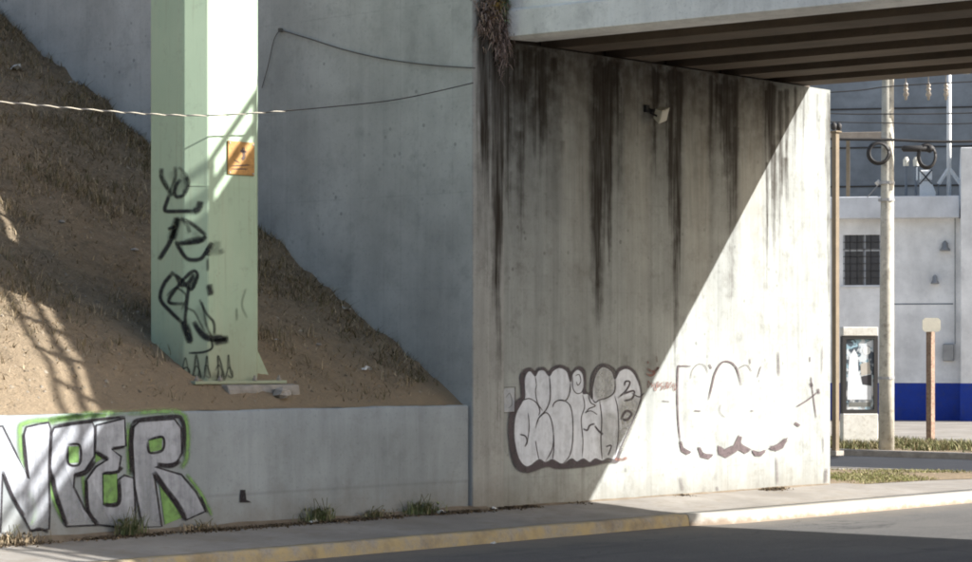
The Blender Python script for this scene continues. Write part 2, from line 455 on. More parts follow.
def kerb(name, x0, x1, yb, yf, ztop, mat, label, ease=0.0):
    """rounded kerb swept along X"""
    prof = [(yb, -.1), (yb, ztop), (yf + .05, ztop + .004), (yf + .018, ztop - .012), (yf, ztop - .05), (yf - .025, -.1)]
    n = max(2, int(abs(x1 - x0) / .12))
    P = np.zeros((n, len(prof), 3))
    for i, x in enumerate(np.linspace(x0, x1, n)):
        wob = .012 * mnoise.noise((x * 1.3, yf, 0)) + .010 * mnoise.noise((x * 6, yf, 5))
        wz = .008 * mnoise.noise((x * 2.1, yf, 9)) + .006 * mnoise.noise((x * 7, yf, 2))
        for j, (y, z) in enumerate(prof):
            e = ease * max(0, 1 - (x - x0) / 1.1) ** 2
            P[i, j] = (x, y + (wob + e if j >= 2 else 0), z + (wz if 1 < j < 5 else 0))
    P = P[::-1]
    m = grid_mesh(name, P)
    o = link(name, m, mat)
    mb = MB(); 
    for e in (0, -1):
        mb.add(P[e], [tuple(range(len(prof))) if e == 0 else tuple(range(len(prof)))[::-1]])
    mb.build('kerb_end', mat, o)
    return tag(o, label, kind='structure')
kerb('yellow_kerb', -40, 2.30, -1.5, -1.72, .145, M['kerb'], 'worn yellow painted kerb along the shaded pavement')
kerb('pale_kerb', 2.305, 16.3, -1.502, -1.98, .15, M['kerb_pale'], 'wide pale kerb in the sun past the overpass shadow', .25)
# side street kerbs and the far verge
mbk = MB().cbox(16.2, 16.38, -1.4, 40, -.1, .062, .02)
tag(mbk.build('side_street_kerb', M['pavement']), kind='structure')
mbk = MB().cbox(22.0, 22.22, -6, 120, -.1, .14, .02)
tag(mbk.build('far_kerb', M['footing']), kind='structure')
sheet('far_verge', [(22.22, -6), (27.5, -6), (27.5, 120), (22.22, 120)], .132, M['soil'])
sheet('forecourt', [(27.5, -6), (120, -6), (120, 160), (27.5, 160)], .128, M['pavement'])

# ------------------------------------------------------------------ embankment
Z0, SL = 1.57, .602
def emb_z(x, y):
    z = Z0 + SL * max(0, y - .12)
    n = .10 * mnoise.noise((x * .55, y * .55, 1)) + .05 * mnoise.noise((x * 1.7, y * 1.7, 4)) + .022 * mnoise.noise((x * 5, y * 5, 8)) + .012 * mnoise.noise((x * 13, y * 13, 2))
    n -= .07 * max(0, mnoise.noise((x * 1.6 + .25 * y, y * .35, 14))) + .03 * max(0, mnoise.noise((x * 4 + .5 * y, y * .9, 17)))
    k = min(1, max(0, (y - .15) / .8))
    z += n * (.25 + .75 * k)
    z += (.08 + .16 * mnoise.noise((3, y * 1.3, 6)) + .09 * mnoise.noise((5, y * 4, 6))) * math.exp(-((x + .1) / .45) ** 2) * k       # soil banked up against the wing wall
    return min(z, 8.1)
xs = np.concatenate([np.linspace(-40, -9.2, 40), np.linspace(-9, .03, 190)]); ys = np.concatenate([np.linspace(.06, 11, 230), np.linspace(11.2, 26, 30)])
P = np.array([[(x, y, emb_z(x, y)) for y in ys] for x in xs])
tag(link('embankment', grid_mesh('embankment', P), M['soil'], smooth=True), kind='structure')

# ------------------------------------------------------------------ retaining wall at the foot of the slope
low = empty('retaining_wall', (-3, 0, 0)); low_inv = Vector((3, 0, 0))
def child(mb, name, mat, par, smooth=False):
    """mesh given in world coordinates, parented to an Empty"""
    o = mb.build(name, mat, par, smooth) if isinstance(mb, MB) else link(name, mb, mat, par, smooth)
    o.matrix_parent_inverse = parent_inv(par)
    return o
def parent_inv(par):
    m = Matrix.Identity(4)
    chain = []
    p = par
    while p is not None:
        chain.append(p); p = p.parent
    for p in reversed(chain):
        m = m @ p.matrix_parent_inverse @ (Matrix.Translation(p.location) @ p.rotation_euler.to_matrix().to_4x4())
    return m.inverted()
xs = np.linspace(-40, -.035, 330); prof = [(.0, -.2), (.0, .5), (0, .9), (0, 1.2), (.0, 1.545), (.02, 1.572), (.24, 1.575), (.26, 1.5), (.26, -.2)]
P = np.zeros((len(xs), len(prof), 3))
for i, x in enumerate(xs):
    for j, (y, z) in enumerate(prof):
        P[i, j] = (x, y + (.004 * mnoise.noise((x * 1.5, z * 1.5, 0)) if j < 5 else 0), z + (.010 * mnoise.noise((x * 1.1, 3, 0)) + .006 * mnoise.noise((x * 6, 3, 0)) if 3 < j < 8 else 0))
tag(low, 'low pale grey retaining wall with green and silver graffiti lettering', 'wall', kind='thing')
wall_body = child(grid_mesh('wall_face', P[::-1]), 'wall_face', M['low_wall'], low)
child(MB().box(-.036, -.03, .002, .258, -.2, 1.57), 'wall_end', M['low_wall'], low)

# ------------------------------------------------------------------ stained concrete of the abutment
def paint_streaks(xs, zs, specs, top):
    """specs: (x0,x1,n,len_min,len_max,strength). returns (nx,nz) array"""
    S = np.zeros((len(xs), len(zs)))
    for x0, x1, n, l0, l1, st in specs:
        for _ in range(n):
            x = random.uniform(x0, x1); w = random.uniform(.012, .075); L = random.uniform(l0, l1); s = st * random.uniform(.5, 1)
            zt = top - random.uniform(0, .15) if random.random() < .7 else top - random.uniform(.2, 1.2)
            d = (zt - zs)
            prof = np.where(d < 0, 0, np.clip(1 - (np.clip(d, 0, None) / L), 0, 1) ** random.uniform(.45, .9))
            wob = np.array([.022 * mnoise.noise((x * 3, z * 1.2, 7)) for z in zs])
            ww = w * (0.55 + .6 * prof)
            dx = (xs[:, None] - x - wob[None, :]) / ww[None, :]
            S = 1 - (1 - S) * (1 - s * prof[None, :] * np.exp(-dx ** 2))
    return S
TOP = 6.24
xs = np.linspace(.60, 8.2, 380); zs = np.linspace(-.3, TOP, 200)
stain = paint_streaks(xs, zs, [
    (1.38, 1.72, 9, .6, 1.7, .9), (1.0, 1.4, 6, .4, 1.2, .6), (.62, .95, 7, .5, 2.6, .75),
    (2.43, 2.85, 16, 1.0, 3.0, .95), (2.5, 2.95, 6, 2.5, 5.2, .7), (2.9, 3.15, 4, .5, 2.0, .7),
    (3.75, 3.95, 6, .4, 1.4, .8), (4.05, 4.45, 10, .8, 2.6, .9), (4.28, 4.42, 4, 2.0, 3.6, .95), (3.5, 3.8, 3, 1, 3.5, .35),
    (5.12, 5.45, 6, .6, 1.8, .8), (5.45, 5.8, 9, .9, 2.2, .9), (5.6, 5.75, 3, 2, 3.5, .6),
    (6.5, 7.1, 16, .9, 2.3, .95), (6.68, 6.82, 3, 1.2, 3.0, .8), (7.25, 7.5, 4, .5, 1.4, .4), (8.02, 8.18, 4, 1.0, 5.5, .35),
    (1.8, 2.4, 5, .2, .8, .5), (3.1, 3.7, 5, .2, .8, .5), (4.5, 5.1, 5, .2, .8, .5), (5.8, 6.4, 5, .2, .7, .5),
    (.62, 1.35, 10, .5, 2.2, .7), (3.0, 3.5, 4, .4, 1.6, .5), (5.0, 6.6, 8, .4, 1.8, .5), (.7, 8.0, 34, .6, 4.5, .3)], TOP)
d = TOP - zs
wv = np.array([1.0 + .5 * mnoise.noise((x * 2.3, 0, 0)) + .3 * mnoise.noise((x * 7, 0, 3)) for x in xs])
rust = np.clip(1 - d[None, :] / (1.5 * wv[:, None]), 0, 1) ** .55 * 1.0
band = np.array([mnoise.noise((x * 1.9, 5, 0)) for x in xs])
rust = np.maximum(rust, (np.clip(1 - d[None, :] / 4.2, 0, 1) * np.clip(.7 + band[:, None], 0, 1) * .85))
rust *= np.clip((7.6 - xs) / 1.2, .1, 1)[:, None]
# seats under the girders stay paler
pale = np.zeros_like(stain)
for a, b in ((1.80, 2.38), (3.15, 3.72), (4.5, 5.1), (5.82, 6.42)):
    pale = np.maximum(pale, (1 / (1 + np.exp(-(xs - a) * 40)) * 1 / (1 + np.exp((xs - b) * 40)))[:, None] * np.clip(1 - np.abs(d[None, :] - 1.6) / 2.2, 0, 1) * .40)
abut = empty('abutment_wall', (4.4, 0, 0))
tag(abut, 'tall streak-stained concrete abutment wall under the overpass, half in sunlight', 'wall', kind='thing')
P = np.zeros((len(xs), len(zs), 3)); P[..., 0] = xs[:, None]; P[..., 2] = zs[None, :]
for i in range(len(xs)):
    for j in range(0, len(zs)):
        P[i, j, 1] = .005 * mnoise.noise((xs[i] * .8, zs[j] * .8, 0)) + .002 * mnoise.noise((xs[i] * 9, zs[j] * .8, 5))
abut_face = child(grid_mesh('wall_face', P, dict(stain=stain, rust=rust, pale=pale)), 'wall_face', M['abutment'], abut, True)
child(MB().box(.60, 8.195, .012, .9, -.3, TOP - .002), 'wall_core', M['abutment'], abut)
child(MB().cbox(.64, 8.19, .35, .88, TOP, 7.85, .02), 'back_wall', M['deck'], abut)

# wing wall running back along the slope, its end face beside the abutment
wing = empty('wing_wall', (.3, 0, 0))
tag(wing, 'tall grey concrete wing wall rising behind the dirt slope', 'wall', kind='thing')
WT = 8.0
xs = np.linspace(0, .6, 50); zs = np.linspace(-.3, WT, 220)
st_e = paint_streaks(xs, zs, [(.14, .30, 10, 1.5, 3.6, .95), (.34, .58, 22, 1.8, 4.6, .97), (.42, .54, 4, 4, 6.5, .9), (.05, .6, 8, 2, 7, .45)], 7.3)
rust_e = np.clip(1 - (7.0 - zs)[None, :] / 1.6, 0, 1) * np.clip((xs - .1) / .2, 0, 1)[:, None] * .8
P = np.zeros((len(xs), len(zs), 3)); P[..., 0] = xs[:, None]; P[..., 2] = zs[None, :]; P[..., 1] = -.045
P[0, :, 1] += .012; P[0, :, 0] += 0.0
child(grid_mesh('end_face', P, dict(stain=st_e, rust=rust_e, pale=st_e * 0)), 'end_face', M['wing_end'], wing)
# long face towards the slope
ysw = np.linspace(-.033, 26, 260); zs = np.linspace(-.3, WT, 60)
P = np.zeros((len(ysw), len(zs), 3)); P[..., 1] = ysw[:, None]; P[..., 2] = zs[None, :]
for i in range(len(ysw)):
    for j in range(len(zs)):
        P[i, j, 0] = -.004 + .008 * mnoise.noise((0, ysw[i] * .7, zs[j] * .7)) * min(1, max(0, ysw[i]) * 3) + .004
child(grid_mesh('long_face', P[::-1]), 'long_face', M['wing'], wing)
child(MB().box(.012, .598, -.03, 26, -.3, WT - .01), 'core', M['wing'], wing)
child(MB().cbox(-.06, .60, -.04, 26, WT, 8.93, .03), 'parapet', M['fascia'], wing)
far_wing = empty('far_wing_wall', (8.0, 1, 0))
tag(far_wing, 'concrete wing wall hidden behind the sunlit end of the abutment', 'wall', kind='thing')
child(MB().box(7.6, 8.18, .91, 26, -.3, WT), 'core', M['wing'], far_wing)
child(MB().cbox(7.7, 8.16, .95, 26, WT + .002, 8.9, .03), 'parapet', M['fascia'], far_wing)
tag(MB().box(.62, 7.58, .91, 60, -.3, 7.95).build('approach_road', M['fill']), kind='structure')

# ------------------------------------------------------------------ overpass: skewed five degrees to the wall
SK = .087
def sk(x, y): return x - SK * y
bridge = empty('overpass_bridge', (4, -12, 0))
tag(bridge, 'concrete girder overpass crossing overhead with a pale edge beam', 'bridge', kind='thing')
Y_IN, Y_OUT = -.13, -26.0
def sweep(prof, name, mat, y0=Y_IN, y1=Y_OUT, par=None, n=2, end=None):
    """profile (x,z) swept along the skewed span"""
    mb = MB(); k = len(prof); vs = []
    ysq = np.linspace(y0, y1, n)
    for y in ysq:
        for x, z in prof: vs.append((sk(x, y), y, z))
    fs = []
    for i in range(n - 1):
        for j in range(k):
            fs.append((i * k + j, i * k + (j + 1) % k, (i + 1) * k + (j + 1) % k, (i + 1) * k + j))
    fs.append(tuple(range(k))[::-1]); fs.append(tuple(range((n - 1) * k, n * k)))
    mb.add(vs, fs)
    return child(mb, name, mat, par or bridge)
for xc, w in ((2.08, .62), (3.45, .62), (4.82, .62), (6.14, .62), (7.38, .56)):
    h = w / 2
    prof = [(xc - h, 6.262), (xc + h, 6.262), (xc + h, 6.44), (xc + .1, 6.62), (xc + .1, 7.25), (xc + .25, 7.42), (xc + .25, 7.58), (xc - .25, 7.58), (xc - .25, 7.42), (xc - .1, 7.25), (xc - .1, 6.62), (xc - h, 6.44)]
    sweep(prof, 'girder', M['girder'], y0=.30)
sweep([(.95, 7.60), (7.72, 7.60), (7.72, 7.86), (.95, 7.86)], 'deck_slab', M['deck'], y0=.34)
# cross beams between the girders
for yy in (-.25, -8.6, -17.2):
    for a, b in ((1.2, 1.96), (2.2, 3.33), (3.57, 4.70), (4.94, 6.02), (6.26, 7.26)):
        mb = MB(); vs = []
        for y in (yy, yy - .25):
            for x, z in ((a, 6.75), (b, 6.75), (b, 7.58), (a, 7.58)): vs.append((sk(x, y), y, z))
        mb.add(vs, [(0, 1, 2, 3), (7, 6, 5, 4), (0, 4, 5, 1), (1, 5, 6, 2), (2, 6, 7, 3), (3, 7, 4, 0)])
        child(mb, 'cross_beam', M['girder'], bridge)
# edge beams: pale lower lip and a web set back above it
sweep([(.52, 6.275), (.60, 6.24), (1.10, 6.262), (1.10, 6.46), (.98, 6.62), (.60, 6.64), (.52, 6.60)], 'edge_beam', M['fascia'], y0=-.16)
sweep([(.605, 6.58), (.97, 6.58), (.97, 8.0), (.88, 8.90), (.58, 8.93), (.585, 7.4)], 'parapet', M['fascia'], y0=-.12)
sweep([(7.45, 7.862), (7.72, 7.862), (7.70, 8.88), (7.5, 8.9)], 'far_parapet', M['fascia'], y0=.3)
# two-rail railing on the near parapet (its shadow ladders over the slope and the column)
for z, h in ((9.24, .11), (9.60, .07)):
    sweep([(.70, z), (.75, z), (.75, z + h), (.70, z + h)], 'rail', M['rail_steel'], y0=2.0)
for i in range(24):
    y = 1.35 - i * 1.15
    child(MB().box(sk(.703, y), sk(.703, y) + .044, y - .05, y + .05, 8.88, 9.665), 'rail_post', M['rail_steel'], bridge)
child(MB().cbox(sk(.6, -26), sk(7.7, -26), -27.2, -24.6, -.3, 6.24, .03), 'far_support', M['deck'], bridge)

# ------------------------------------------------------------------ spray paint helpers
def smooth_path(pts, closed=False, sub=6):
    pts = [np.array(p, float) for p in pts]
    n = len(pts); out = []
    if n == 2 and not closed:
        return [pts[0] + (pts[1] - pts[0]) * t for t in np.linspace(0, 1, 6)]
    rng = range(n) if closed else range(n - 1)
    for i in rng:
        g = lambda k: pts[k % n] if closed else pts[min(max(k, 0), n - 1)]
        p0, p1, p2, p3 = g(i - 1), g(i), g(i + 1), g(i + 2)
        for t in np.linspace(0, 1, sub, endpoint=False):
            out.append(.5 * ((2 * p1) + (-p0 + p2) * t + (2 * p0 - 5 * p1 + 4 * p2 - p3) * t * t + (-p0 + 3 * p1 - 3 * p2 + p3) * t ** 3))
    if not closed: out.append(pts[-1])
    return out
class Paint(MB):
    """flat paint on a surface; outlines are traced on the wall plane, soft edges come from vertex alpha"""
    def __init__(self, surf):
        super().__init__(); self.a = []; self.surf = surf
    def stroke(self, pts, w, lift, soft=.45, alpha=1.0, closed=False, curve=True, taper=True):
        path = smooth_path(pts, closed) if curve else [np.array(p, float) for p in pts]
        if closed: path = path + [path[0]]
        n = len(path)
        rows = (-1, -(1 - soft), (1 - soft), 1); al = (0, 1, 1, 0)
        vs = []
        for i, p in enumerate(path):
            t = path[min(i + 1, n - 1)] - path[max(i - 1, 0)]
            L = np.linalg.norm(t); t = t / L if L > 1e-6 else np.array([1, 0.])
            nn = np.array([-t[1], t[0]])
            ww = (w(i / (n - 1)) if callable(w) else w) * .5
            e = 1.0
            if taper and not closed:
                e = min(1, .25 + 3 * min(i, n - 1 - i) / (n - 1) * 2)
            for r, a in zip(rows, al):
                vs.append(self.surf(*(p + nn * r * ww), lift)); self.a.append(a * alpha * e)
        fs = []
        for i in range(n - 1):
            for j in range(3):
                a = i * 4 + j
                fs.append((a, a + 1, a + 5, a + 4))
        return self.add(vs, fs)
    def fill(self, pts, lift, curve=True, edge=1.2, alpha=1.0, fade=None):
        """filled shape with a soft rim: a centre fan plus a fading ring"""
        path = smooth_path(pts, True) if curve else [np.array(p, float) for p in pts]
        n = len(path); c = sum(path) / n
        # signed area for the outward normal
        ar = sum(path[i][0] * path[(i + 1) % n][1] - path[(i + 1) % n][0] * path[i][1] for i in range(n))
        sgn = 1 if ar > 0 else -1
        inner, outer = [], []
        for i, p in enumerate(path):
            t = path[(i + 1) % n] - path[i - 1]; t = t / (np.linalg.norm(t) + 1e-9)
            nn = np.array([t[1], -t[0]]) * sgn
            inner.append(p); outer.append(p + nn * edge)
        vs = [self.surf(*p, lift) for p in inner] + [self.surf(*p, lift) for p in outer]
        self.a += [alpha * (fade(p) if fade else 1) for p in inner] + [0.0] * n
        fs = [tuple(range(n))] + [(i, (i + 1) % n, (i + 1) % n + n, i + n) for i in range(n)]
        return self.add(vs, fs)
def ell(cx, cy, rx, ry, n=20, rot=0.0):
    return [(cx + rx * math.cos(a) * math.cos(rot) - ry * math.sin(a) * math.sin(rot), cy + rx * math.cos(a) * math.sin(rot) + ry * math.sin(a) * math.cos(rot)) for a in np.linspace(0, 2 * math.pi, n, endpoint=False)]
def surf_wall(x, y, lift): p = onY(x, y, -.010 - lift); return p
def scaled(ox, oy, s): return lambda pts: [(ox + x / s, oy + y / s) for x, y in pts]

M['p_black'] = mat_paint('black_spray', (.022, .018, .022), .35)
M['p_silver'] = mat_paint('silver_spray', (.40, .415, .45), .30, 9)
M['p_white'] = mat_paint('chalky_white_spray', (.68, .71, .76), .25, 6, .1)
M['p_green'] = mat_paint('lime_green_spray', (.20, .36, .11), .45, 10)
M['p_brown'] = mat_paint('faded_brown_spray', (.105, .08, .082), .35, 20)
M['p_red'] = mat_paint('faded_red_spray', (.20, .095, .075), .85, 24)
M['p_col'] = mat_paint('thin_black_spray', (.03, .034, .034), .3, 22)

# --- lettering on the retaining wall
Zt = scaled(0, 380, 3.087)
def surf_low(x, y, lift): return onY(x, y, -.008 - lift)
N = [(-60, 150), (8, 142), (44, 215), (89, 304), (74, 170), (82, 145), (120, 136), (150, 131), (157, 150), (151, 270), (154, 400), (152, 460), (95, 466), (50, 380), (8, 290), (2, 470), (-62, 472)]
Pm = [(155, 268), (160, 165), (168, 147), (230, 136), (285, 130), (293, 150), (292, 235), (262, 280), (230, 293), (228, 330), (262, 400), (300, 448), (205, 452), (172, 350)]
Em = [(296, 140), (385, 119), (389, 203), (345, 214), (374, 236), (366, 284), (318, 288), (320, 384), (364, 376), (360, 312), (384, 294), (414, 304), (420, 470), (345, 452), (296, 446), (270, 400), (266, 310), (296, 268), (332, 246), (294, 222)]
Rm = [(408, 190), (412, 145), (430, 128), (538, 120), (560, 150), (562, 225), (545, 256), (478, 268), (560, 292), (605, 345), (634, 405), (575, 432), (520, 350), (476, 292), (500, 452), (440, 455), (416, 330)]
def dense_poly(pl):
    out = []
    for i in range(len(pl)):
        a, b = np.array(pl[i], float), np.array(pl[(i + 1) % len(pl)], float)
        out += [a + (b - a) * t for t in (0, .34, .67)]
    return out
gp = Paint(surf_low)
for pts, w in (([(72, 300), (62, 160), (80, 132), (155, 122), (260, 108), (390, 100)], 30), ([(390, 105), (480, 98), (560, 102), (578, 150), (577, 235), (560, 275)], 30), ([(575, 290), (620, 350), (655, 420)], 22), ([(150, 130), (200, 118), (300, 108), (330, 112)], 40), ([(85, 330), (110, 400), (95, 450)], 26), ([(395, 130), (400, 300)], 30), ([(150, 300), (170, 380), (200, 440)], 24), ([(255, 290), (268, 380), (290, 440)], 26)):
    gp.stroke(Zt(pts), w * .8 / 3.087, .0004, .85, .85)
gp.fill(Zt([(212, 206), (242, 206), (242, 254), (214, 256)]), .0040, False)
gp.fill(Zt([(320, 292), (360, 288), (362, 376), (322, 384)]), .0040, False)
gp.fill(Zt([(460, 187), (500, 179), (498, 214), (464, 222)]), .0040, False)
gp.fill(Zt([(492, 322), (562, 425), (510, 445)]), .0014, False)
gp.fill(Zt([(296, 150), (300, 215), (330, 232), (296, 255)]), .0012, False)
sp_ = Paint(surf_low)
for i, pl in enumerate((N, Pm, Em, Rm)): sp_.fill(Zt([tuple(q) for q in dense_poly(pl)]), .0020 + .0004 * i, False, fade=lambda p: min(1, max(.3, 1 - (p[1] - 380 - 385 / 3.087) / 28)))
bp = Paint(surf_low)
for i, pl in enumerate((N, Pm, Em, Rm)): bp.stroke(Zt(pl), 9 / 3.087, .0022 + .0004 * i, .5, .85, True, False)
for pts, w in (([(410, 135), (404, 200), (408, 292)], 15), ([(410, 138), (430, 122), (540, 112), (562, 125), (570, 160), (568, 235)], 11), ([(484, 262), (530, 264), (556, 248)], 15), ([(474, 284), (510, 335), (552, 390), (572, 432)], 17),
               ([(230, 294), (266, 284), (292, 250)], 15), ([(210, 200), (246, 202), (246, 258), (212, 258), (210, 204)], 8), ([(318, 288), (360, 284), (378, 268)], 11), ([(318, 384), (366, 380), (366, 305)], 13), ([(345, 212), (386, 206)], 10), ([(294, 222), (336, 246)], 14),
               ([(456, 186), (502, 176), (502, 216), (462, 224), (457, 190)], 8), ([(160, 290), (175, 360), (206, 450)], 15), ([(266, 310), (272, 400), (302, 446)], 13), ([(8, 280), (40, 360), (76, 420)], 10), ([(95, 466), (125, 460), (150, 470)], 9), ([(72, 165), (78, 240), (88, 305)], 9), ([(165, 142), (300, 122), (388, 114)], 9), ([(620, 360), (640, 410)], 8)):
    bp.stroke(Zt(pts), w * 1.25 / 3.087, .0050, .5, .95)
gr = child(sp_, 'graffiti_lettering', M['p_silver'], low)
tag(gr, 'silver graffiti letters outlined in black on a green glow')
child(gp, 'green_glow', M['p_green'], gr); child(bp, 'black_outline', M['p_black'], gr)
# small dark drain mark
mk = Paint(surf_low)
mk.fill([(241, 490), (245, 490), (246, 500), (251, 502), (240, 502)], .001, False, 1.0)
child(mk, 'drain_hole', M['p_black'], low)

# --- bubble lettering on the shaded abutment
Zb = scaled(495, 355, 4.684)
ob = Paint(surf_wall); fb = Paint(surf_wall)
SIL = [(140, 195), (138, 120), (150, 82), (168, 76), (188, 98), (204, 74), (230, 72), (254, 98), (272, 74), (302, 60), (336, 76), (354, 125), (364, 88), (388, 68), (412, 92), (416, 150), (412, 180), (436, 182), (456, 205), (458, 150), (474, 88), (506, 56), (546, 76), (562, 112), (584, 76), (620, 64), (656, 95), (682, 170), (672, 240), (626, 350), (580, 450), (562, 488), (528, 484), (502, 496), (470, 486), (444, 502), (414, 486), (384, 500), (358, 486), (314, 510), (270, 490), (236, 503), (206, 490), (152, 523), (112, 485), (90, 385), (96, 285), (126, 222)]
BACK = [(126, 195), (120, 110), (138, 72), (168, 64), (186, 80), (204, 64), (230, 62), (252, 80), (272, 62), (302, 50), (340, 62), (356, 84), (388, 58), (420, 78), (424, 170), (448, 176), (450, 140), (462, 80), (506, 44), (552, 62), (566, 84), (584, 64), (620, 56), (660, 88), (684, 170), (672, 250), (590, 450), (572, 500), (528, 500), (440, 518), (300, 530), (240, 520), (150, 548), (92, 512), (68, 390), (72, 275), (104, 215)]
ob.fill(Zb(BACK), .0006, True, 2.0, .92)
fb.fill(Zb(SIL), .0016, True, .8, .97)
for pts, w in (([(188, 98), (194, 140), (190, 175), (200, 225), (224, 262)], 6), ([(126, 215), (160, 204), (195, 225), (210, 260), (204, 285)], 7), ([(254, 98), (258, 140), (258, 205), (240, 255), (205, 296), (190, 345)], 8),
               ([(200, 300), (238, 270), (262, 300), (274, 370), (268, 440), (236, 500)], 7), ([(354, 125), (350, 175), (332, 212), (300, 212), (278, 224), (270, 246)], 8), ([(288, 214), (320, 212), (352, 238), (364, 300), (364, 400), (350, 470), (318, 508)], 7), ([(206, 490), (196, 440), (190, 400)], 6), ([(270, 490), (276, 430), (274, 370)], 7),
               ([(416, 150), (404, 176), (380, 178), (364, 150), (364, 100)], 6), ([(376, 98), (394, 92), (402, 122), (388, 142), (382, 124)], 6), ([(410, 185), (420, 240), (404, 300), (412, 400), (408, 480)], 6), ([(436, 182), (448, 222), (470, 238), (440, 252), (424, 275)], 7), ([(456, 205), (470, 222), (490, 210), (530, 198), (560, 170), (562, 112)], 8), ([(490, 214), (500, 300), (496, 400), (502, 490)], 7),
               ([(412, 345), (432, 352), (444, 330), (468, 322)], 11), ([(466, 330), (486, 356), (506, 372)], 11), ([(560, 190), (576, 260), (578, 380), (564, 470)], 6), ([(575, 202), (615, 165), (632, 128), (612, 124), (606, 146)], 11), ([(598, 184), (650, 168), (642, 204), (604, 214)], 12), ([(588, 304), (614, 262), (640, 276), (618, 304), (596, 300)], 14), ([(520, 430), (545, 425), (530, 470)], 9), ([(155, 270), (160, 340), (150, 420)], 6), ([(116, 372), (142, 380), (150, 404), (140, 430)], 9), ([(640, 178), (676, 196), (700, 176)], 8), ([(420, 270), (450, 262), (480, 280)], 6)):
    ob.stroke(Zb(pts), w / 4.684, .0030, .5, .9)
ob.stroke(Zb(SIL), 6 / 4.684, .0026, .5, .85, True)
gp2 = Paint(surf_wall)      # wall grey wash over the thin right-hand letters
gp2.fill(Zb([(470, 150), (480, 90), (508, 66), (545, 85), (552, 150), (530, 190), (490, 200)]), .0021, True, 5, .5)
gp2.fill(Zb([(585, 330), (600, 230), (665, 225), (630, 330), (590, 440)]), .0021, True, 6, .55)
gp2.fill(Zb([(505, 300), (560, 300), (560, 470), (510, 470)]), .0021, True, 6, .3)
fb.fill(Zb([(42, 158), (90, 156), (90, 264), (44, 266)]), .0012, False, 1, .45)
ob.stroke(Zb([(36, 152), (95, 150), (94, 268), (40, 270), (36, 155)]), 9 / 4.684, .0030, .5, .6, curve=False)
ob.stroke(Zb([(50, 200), (70, 180), (80, 230), (60, 250)]), 5 / 4.684, .0030, .5, .5)
gr = child(fb, 'bubble_graffiti', M['p_white'], abut)
tag(gr, 'pale bubble graffiti with dark purple outline on the shaded half')
M['p_purple'] = mat_paint('dark_purple_spray', (.075, .060, .068), .3, 16)
child(ob, 'dark_outline', M['p_purple'], gr)
M['p_grey'] = mat_paint('wall_grey_wash', (.33, .33, .29), .4, 14); child(gp2, 'grey_wash', M['p_grey'], gr)

# --- faded outline lettering on the sunlit half
Zr = scaled(640, 340, 3.514)
rp = Paint(surf_wall)
for pts, w, al in (([(182, 92), (142, 92), (134, 100), (132, 200), (136, 300), (144, 365)], 7, 1), ([(143, 355), (150, 382), (178, 397)], 14, 1), ([(178, 138), (185, 105), (205, 85), (228, 90), (240, 118)], 5, .55), ([(243, 84), (252, 102)], 9, .8),
                   ([(241, 212), (252, 165), (266, 112), (290, 78), (320, 79), (342, 105), (356, 160)], 8, 1), ([(345, 100), (375, 88), (392, 112)], 5, .6), ([(425, 90), (412, 135)], 6, .7), ([(386, 66), (388, 84)], 6, .7),
                   ([(207, 376), (222, 402), (255, 406)], 15, 1), ([(276, 380), (298, 394), (330, 378)], 26, 1), ([(330, 384), (350, 352), (352, 338)], 16, 1), ([(350, 366), (370, 384), (385, 388)], 16, 1), ([(395, 392), (420, 398), (440, 390)], 14, 1), ([(458, 380), (485, 374), (515, 348)], 20, 1),
                   ([(190, 248), (215, 250)], 6, .9), ([(283, 225), (282, 255), (300, 272)], 5, .45), ([(388, 248), (400, 250)], 5, .7), ([(543, 291), (562, 302)], 13, 1),
                   ([(597, 58), (598, 78)], 6, .7), ([(601, 128), (608, 190), (620, 275)], 6, .9), ([(550, 235), (590, 210), (628, 180)], 7, .9), ([(600, 150), (605, 165)], 14, .8), ([(625, 170), (630, 190)], 12, .8),
                   ([(76, 214), (105, 217)], 6, .6), ([(485, 40), (488, 130)], 14, .5), ([(480, 410), (484, 510)], 11, .5), ([(140, 480), (150, 530)], 14, .35), ([(641, 20), (640, 120)], 5, .5), ([(268, 515), (275, 530)], 12, .4), ([(655, 450), (652, 505)], 16, .5), ([(643, 340), (645, 400)], 6, .45)):
    rp.stroke(Zr(pts), w / 3.514, .002, .5, al)
for pl in ([(141, 352), (150, 378), (181, 395), (165, 402), (145, 390)], [(204, 374), (215, 393), (235, 405), (258, 402), (242, 418), (214, 411)], [(274, 371), (297, 386), (330, 372), (348, 334), (357, 367), (390, 385), (370, 398), (346, 385), (330, 397), (302, 413), (277, 401)], [(394, 386), (415, 396), (443, 386), (426, 407), (404, 405)], [(453, 381), (480, 370), (520, 342), (502, 379), (478, 389)]):
    rp.fill(Zr(pl), .0028, False, .9)
gr = child(rp, 'outline_graffiti', M['p_brown'], abut); gr['kind'] = 'stuff'
tag(gr, 'faded brown outline graffiti on the sunlit half')
rt = Paint(surf_wall)
Zq = scaled(630, 345, 5.62)
for pts, w, al in (([(95, 130), (130, 150), (160, 125), (125, 170), (90, 160)], 16, .9), ([(100, 90), (104, 105)], 10, .9), ([(150, 60), (152, 100)], 8, .5)): rt.stroke(Zq(pts), w / 5.62, .003, .5, al)
x = 100
for k in range(9):     # a row of small illegible tag letters
    h = random.uniform(28, 48); y0 = 205 + random.uniform(-6, 6)
    if k % 3 == 0: pts = [(x, y0 + h), (x + 2, y0), (x + 12, y0 + h * .5), (x + 3, y0 + h)]
    elif k % 3 == 1: pts = [(x + 10, y0), (x, y0 + h * .3), (x + 10, y0 + h * .6), (x, y0 + h)]
    else: pts = [(x, y0), (x + 2, y0 + h), (x + 12, y0 + h), (x + 12, y0)]
    rt.stroke(Zq(pts), 7 / 5.62, .003, .5, .9); x += 18
